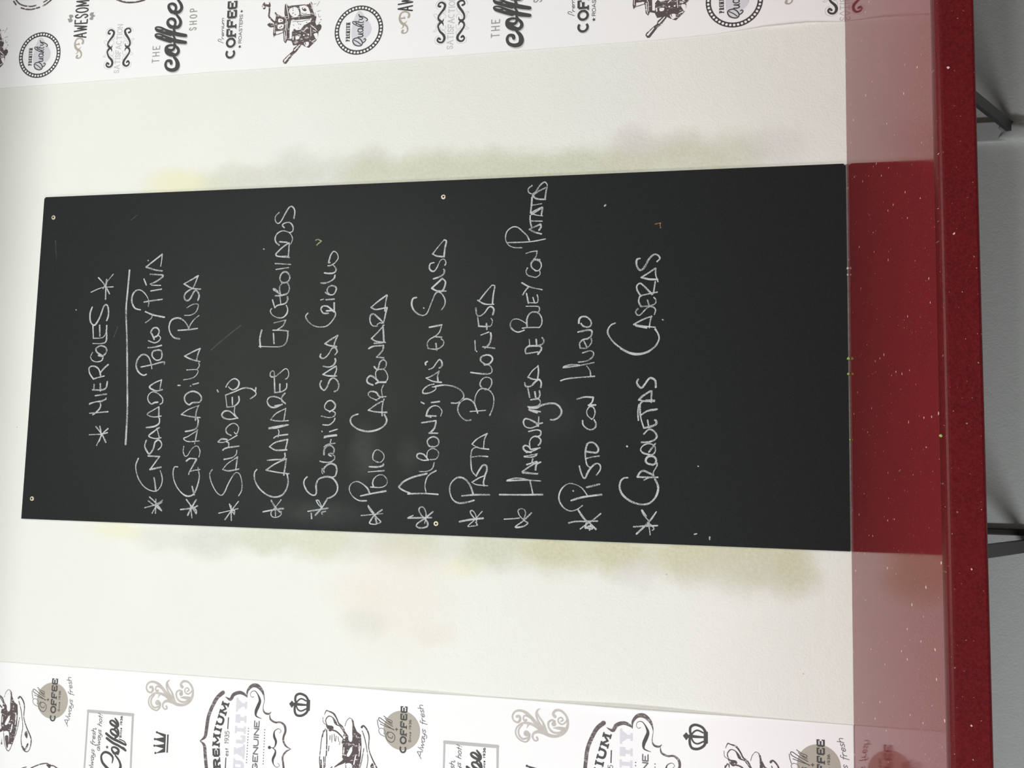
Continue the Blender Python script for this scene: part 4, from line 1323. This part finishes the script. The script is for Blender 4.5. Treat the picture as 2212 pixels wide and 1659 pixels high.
add_prints(bm, parse_prints(PRINT_LEFT), .648, -1.08, -.5585, .0015, 1.654, -.0011)
tag(mesh_obj('wallpaper', bm, MATS), 'white coffee-print wallpaper with crowns, cups and shield labels, left of the chalkboard', 'wallpaper')

# ------------------------------------------------------------------ counter
bm = bmesh.new()
prof = [(-.0005, 0), (-.4755, 0), (-.4800, -.0003), (-.4845, -.0012), (-.4872, -.0026), (-.4885, -.0044), (-.4890, -.0065), (-.4890, -.0345), (-.4882, -.0368), (-.4862, -.0380), (-.0005, -.0380)]
xs = [-2.2 + 4.4 * k / 44 for k in range(45)]
rings = [[bm.verts.new((x, y, Z0 + z)) for y, z in prof] for x in xs]
n = len(prof)
for a, b in zip(rings, rings[1:]):
    for i in range(n):
        j = (i + 1) % n
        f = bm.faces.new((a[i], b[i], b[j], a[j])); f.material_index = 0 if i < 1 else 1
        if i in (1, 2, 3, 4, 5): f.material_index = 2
bm.faces.new(rings[0]); bm.faces.new(rings[-1][::-1])
bmesh.ops.recalc_face_normals(bm, faces=bm.faces[:])
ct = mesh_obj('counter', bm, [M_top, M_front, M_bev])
tag(ct, 'glossy dark red speckled stone counter under the chalkboard', 'counter')
# ------------------------------------------------------------------ chalkboard
BT = .004
root = tag(empty('chalkboard', (0, 0, Z0 + .0025)), 'tall black menu chalkboard with white handwriting screwed to the wall', 'chalkboard')
bm = bmesh.new()
H = 1.4334; zb = .0025
out = [(-.3, zb), (.297, zb), (.3, zb + .004), (.3, H - .003), (.2965, H), (-.3, H)]
fr = [bm.verts.new((x, -BT, Z0 + z)) for x, z in out]; bk = [bm.verts.new((x, -.0003, Z0 + z)) for x, z in out]
bm.faces.new(fr); bm.faces.new(bk[::-1])
for i in range(len(out)):
    j = (i + 1) % len(out); bm.faces.new((fr[i], bk[i], bk[j], fr[j]))
bmesh.ops.recalc_face_normals(bm, faces=bm.faces[:])
mesh_obj('panel', bm, M_board, root)

bm = bmesh.new(); box(bm, -.299, .2985, -.0049, -.0025, Z0 + .0001, Z0 + .0021)
mesh_obj('chalk_dust', bm, M_dust, root)['label'] = 'grey chalk dust caught along the bottom edge'

def screw(x, z):
    bm = bmesh.new(); N = 20
    rad = [(.0041, 0), (.0041, .0006), (.0034, .0012), (.0017, .0013)]
    rg = [[bm.verts.new((x + r * math.cos(2 * math.pi * k / N), -BT - d, Z0 + z + r * math.sin(2 * math.pi * k / N))) for k in range(N)] for r, d in rad]
    for a, b in zip(rg, rg[1:]):
        for k in range(N): bm.faces.new((a[k], a[(k + 1) % N], b[(k + 1) % N], b[k]))
    # cross recess
    c = bm.verts.new((x, -BT - .0003, Z0 + z))
    for k in range(N):
        f = bm.faces.new((rg[-1][k], rg[-1][(k + 1) % N], c)); f.material_index = 1
    for a0 in (0, math.pi / 2):
        ca, sa = math.cos(a0 + .4), math.sin(a0 + .4); l, w = .0026, .0005
        pts = [(-l, -w), (l, -w), (l, w), (-l, w)]
        f = bm.faces.new([bm.verts.new((x + p * ca - q * sa, -BT - .00135, Z0 + z + p * sa + q * ca)) for p, q in pts]); f.material_index = 1
    bmesh.ops.recalc_face_normals(bm, faces=bm.faces[:])
    return bm
for x, z in ((.2601, 1.4103), (-.2631, 1.4135), (.2710, .6537), (-.2812, .6495)):
    mesh_obj('screw', screw(x, z), [M_zinc, M_hole], root)['label'] = 'pale brass screw head'

rnd = random.Random(4)
READS = ['white chalk day heading between two asterisks', 'white chalk underline below the heading', 'white chalk handwriting, first dish: Ensalada pollo y piña',
         'white chalk handwriting: Ensaladilla rusa', 'white chalk handwriting: Salmorejo', 'white chalk handwriting: Calamares encebollados', 'white chalk handwriting: Solomillo salsa criollo',
         'white chalk handwriting: Pollo carbonara', 'white chalk handwriting: Albondigas en salsa', 'white chalk handwriting: Pasta boloñesa',
         'white chalk handwriting: Hamburguesa de buey con patatas', 'white chalk handwriting: Pisto con huevo', 'white chalk handwriting, last dish: Croquetas caseras',
         'faint grey chalk streaks', 'white chalk specks', 'small pale green mark', 'small orange mark']
blocks = [b for b in CHALK.strip().split('@') if b.strip()]
jobs = []
for bi, blk in enumerate(blocks):
    ls = blk.strip().split('\n'); nm, wf = ls[0].split()
    if nm in ('chalk_smudge', 'chalk_speck'): jobs += [(bi, [ls[0], s]) for s in ls[1:]]
    else: jobs.append((bi, ls))
for bi, lines in jobs:
    nm, wf = lines[0].split(); wf = float(wf)
    bm = bmesh.new(); LY = Layers()
    for si, ln in enumerate(lines[1:]):
        straight = ln[0] == 's'
        P = [tuple(float(v) / 1e4 for v in q.split(',')) for q in ln.lstrip('s').split()]
        S = P if straight else catmull(P, n=7)
        D = [S[0]]                                   # even out the samples
        for a, b in zip(S, S[1:]):
            l = math.hypot(b[0] - a[0], b[1] - a[1]); k = max(1, int(l / .003))
            for j in range(1, k + 1): D.append((a[0] + (b[0] - a[0]) * j / k, a[1] + (b[1] - a[1]) * j / k))
        w0 = .0023 * wf * rnd.uniform(.82, 1.2)
        R_ = []
        for j, (x, z) in enumerate(D):
            w0 += rnd.uniform(-.00024, .00024); w0 = min(max(w0, .0015 * wf), .0031 * wf)
            R_.append((x, z, w0))
        for poly in ribbon(R_, True):
            ar = sum(a[0] * b[1] - b[0] * a[1] for a, b in zip(poly, poly[1:] + poly[:1]))
            if abs(ar) < 1e-10: continue
            if ar < 0: poly = poly[::-1]
            y = -BT - .00025 - .000004 * LY.put(poly)
            bm.faces.new([bm.verts.new((x, y, Z0 + z)) for x, z in poly])
    mesh_obj(nm, bm, {'chalk_smudge': M_faint, 'green_tick': M_gtick, 'orange_tick': M_otick}.get(nm, M_chalk), root)['label'] = READS[bi]

# ------------------------------------------------------------------ brackets under the counter
def flat_bar(bm, p, q, side, w, t):
    """bar from p to q, width w along `side`, thickness t"""
    p, q, side = Vector(p), Vector(q), Vector(side).normalized()
    d = (q - p).normalized(); nn = d.cross(side).normalized()
    vs = []
    for e in (p, q):
        for a, b in ((-1, -1), (1, -1), (1, 1), (-1, 1)): vs.append(bm.verts.new(e + side * a * w / 2 + nn * b * t / 2))
    for f in ((0, 1, 2, 3), (7, 6, 5, 4), (0, 4, 5, 1), (1, 5, 6, 2), (2, 6, 7, 3), (3, 7, 4, 0)): bm.faces.new([vs[i] for i in f])
    bmesh.ops.recalc_face_normals(bm, faces=bm.faces[:])

def bracket(x, zs, reach, label, leg_mat, leg_x, leg_w, leg_label):
    r = tag(empty('shelf_bracket', (x, 0, Z0 - .4)), label, 'bracket', 'iron brackets carrying the counter')
    bm = bmesh.new(); flat_bar(bm, (x, -.004, Z0 - .0412), (x, -.42, Z0 - .0412), (1, 0, 0), .022, .006); bevel(bm, .0008, 1)
    mesh_obj('arm', bm, M_metal, r)
    bm = bmesh.new(); flat_bar(bm, (x, -.002, Z0 + zs), (x, -reach, Z0 - .0470), (1, 0, 0), .018, .007); bevel(bm, .0008, 1)
    mesh_obj('strut', bm, M_metal, r)
    bm = bmesh.new()
    box(bm, leg_x - leg_w / 2, leg_x + leg_w / 2, -.0075, .0, Z0 - .40, Z0 - .0385); bevel(bm, .002, 2)
    lg = mesh_obj('wall_leg', bm, leg_mat, r); lg['label'] = leg_label
    return r
bracket(-.2815, -.244, .265, 'dark iron shelf bracket with bare strut, under the counter below the chalkboard left half', M_leg_shadow, -.2628, .0095, 'wall leg with its soft shadow put into the dark brown colour')
br = bracket(.345, -.238, .265, 'dark iron shelf bracket with strut set in white plaster, right under the counter', M_plaster, .339, .032, 'white plastered leg')
bm = bmesh.new()
bmesh.ops.create_icosphere(bm, subdivisions=3, radius=1)
for v in bm.verts:
    k = 1 + .22 * math.sin(v.co.x * 7 + v.co.z * 5) * math.cos(v.co.z * 6 + 1)
    v.co = Vector((.3365 + v.co.x * .017 * k, -.006 + v.co.y * .010, Z0 - .240 + v.co.z * .022 * k))
mesh_obj('plaster_patch', bm, M_plaster, br, True)['label'] = 'white plaster lump'

# ------------------------------------------------------------------ crumbs
def mat_plain(name, c): return plain_rough(name, c, .7, .3, 400, .3, 0)
M_green = mat_plain('green_crumb', (.34, .45, .12)); M_white = mat_plain('white_crumb', (.6, .57, .52))
def crumb(name, x, y, r, m, seed, label, z=Z0):
    q = random.Random(seed); bm = bmesh.new(); bmesh.ops.create_icosphere(bm, subdivisions=2, radius=r)
    for v in bm.verts: v.co *= q.uniform(.75, 1.15); 
    zmin = min(v.co.z for v in bm.verts)
    o = mesh_obj(name, bm, m); o.location = (x, y, z - zmin)
    return tag(o, label, 'crumb', 'crumbs along the back of the counter')
crumb('herb_crumb', -.0083, -.0085, .0024, M_green, 1, 'largest pale green crumb at the foot of the chalkboard')
crumb('herb_crumb', -.0318, -.0082, .0022, M_green, 2, 'pale green crumb just left of the largest green crumb')
crumb('bread_crumb', .1324, -.0078, .0019, M_white, 3, 'white crumb at the foot of the chalkboard, rightmost of all crumbs')
crumb('bread_crumb', .1222, -.0076, .0017, M_white, 4, 'white crumb just left of the rightmost white crumb')
crumb('herb_crumb', -.1322, -.0072, .0014, M_green, 5, 'tiny dull green crumb at the foot of the chalkboard, leftmost of all crumbs')
crumb('herb_crumb', -.1425, -.4825, .0016, M_green, 6, 'green crumb on the front edge of the counter', Z0 - .0009)
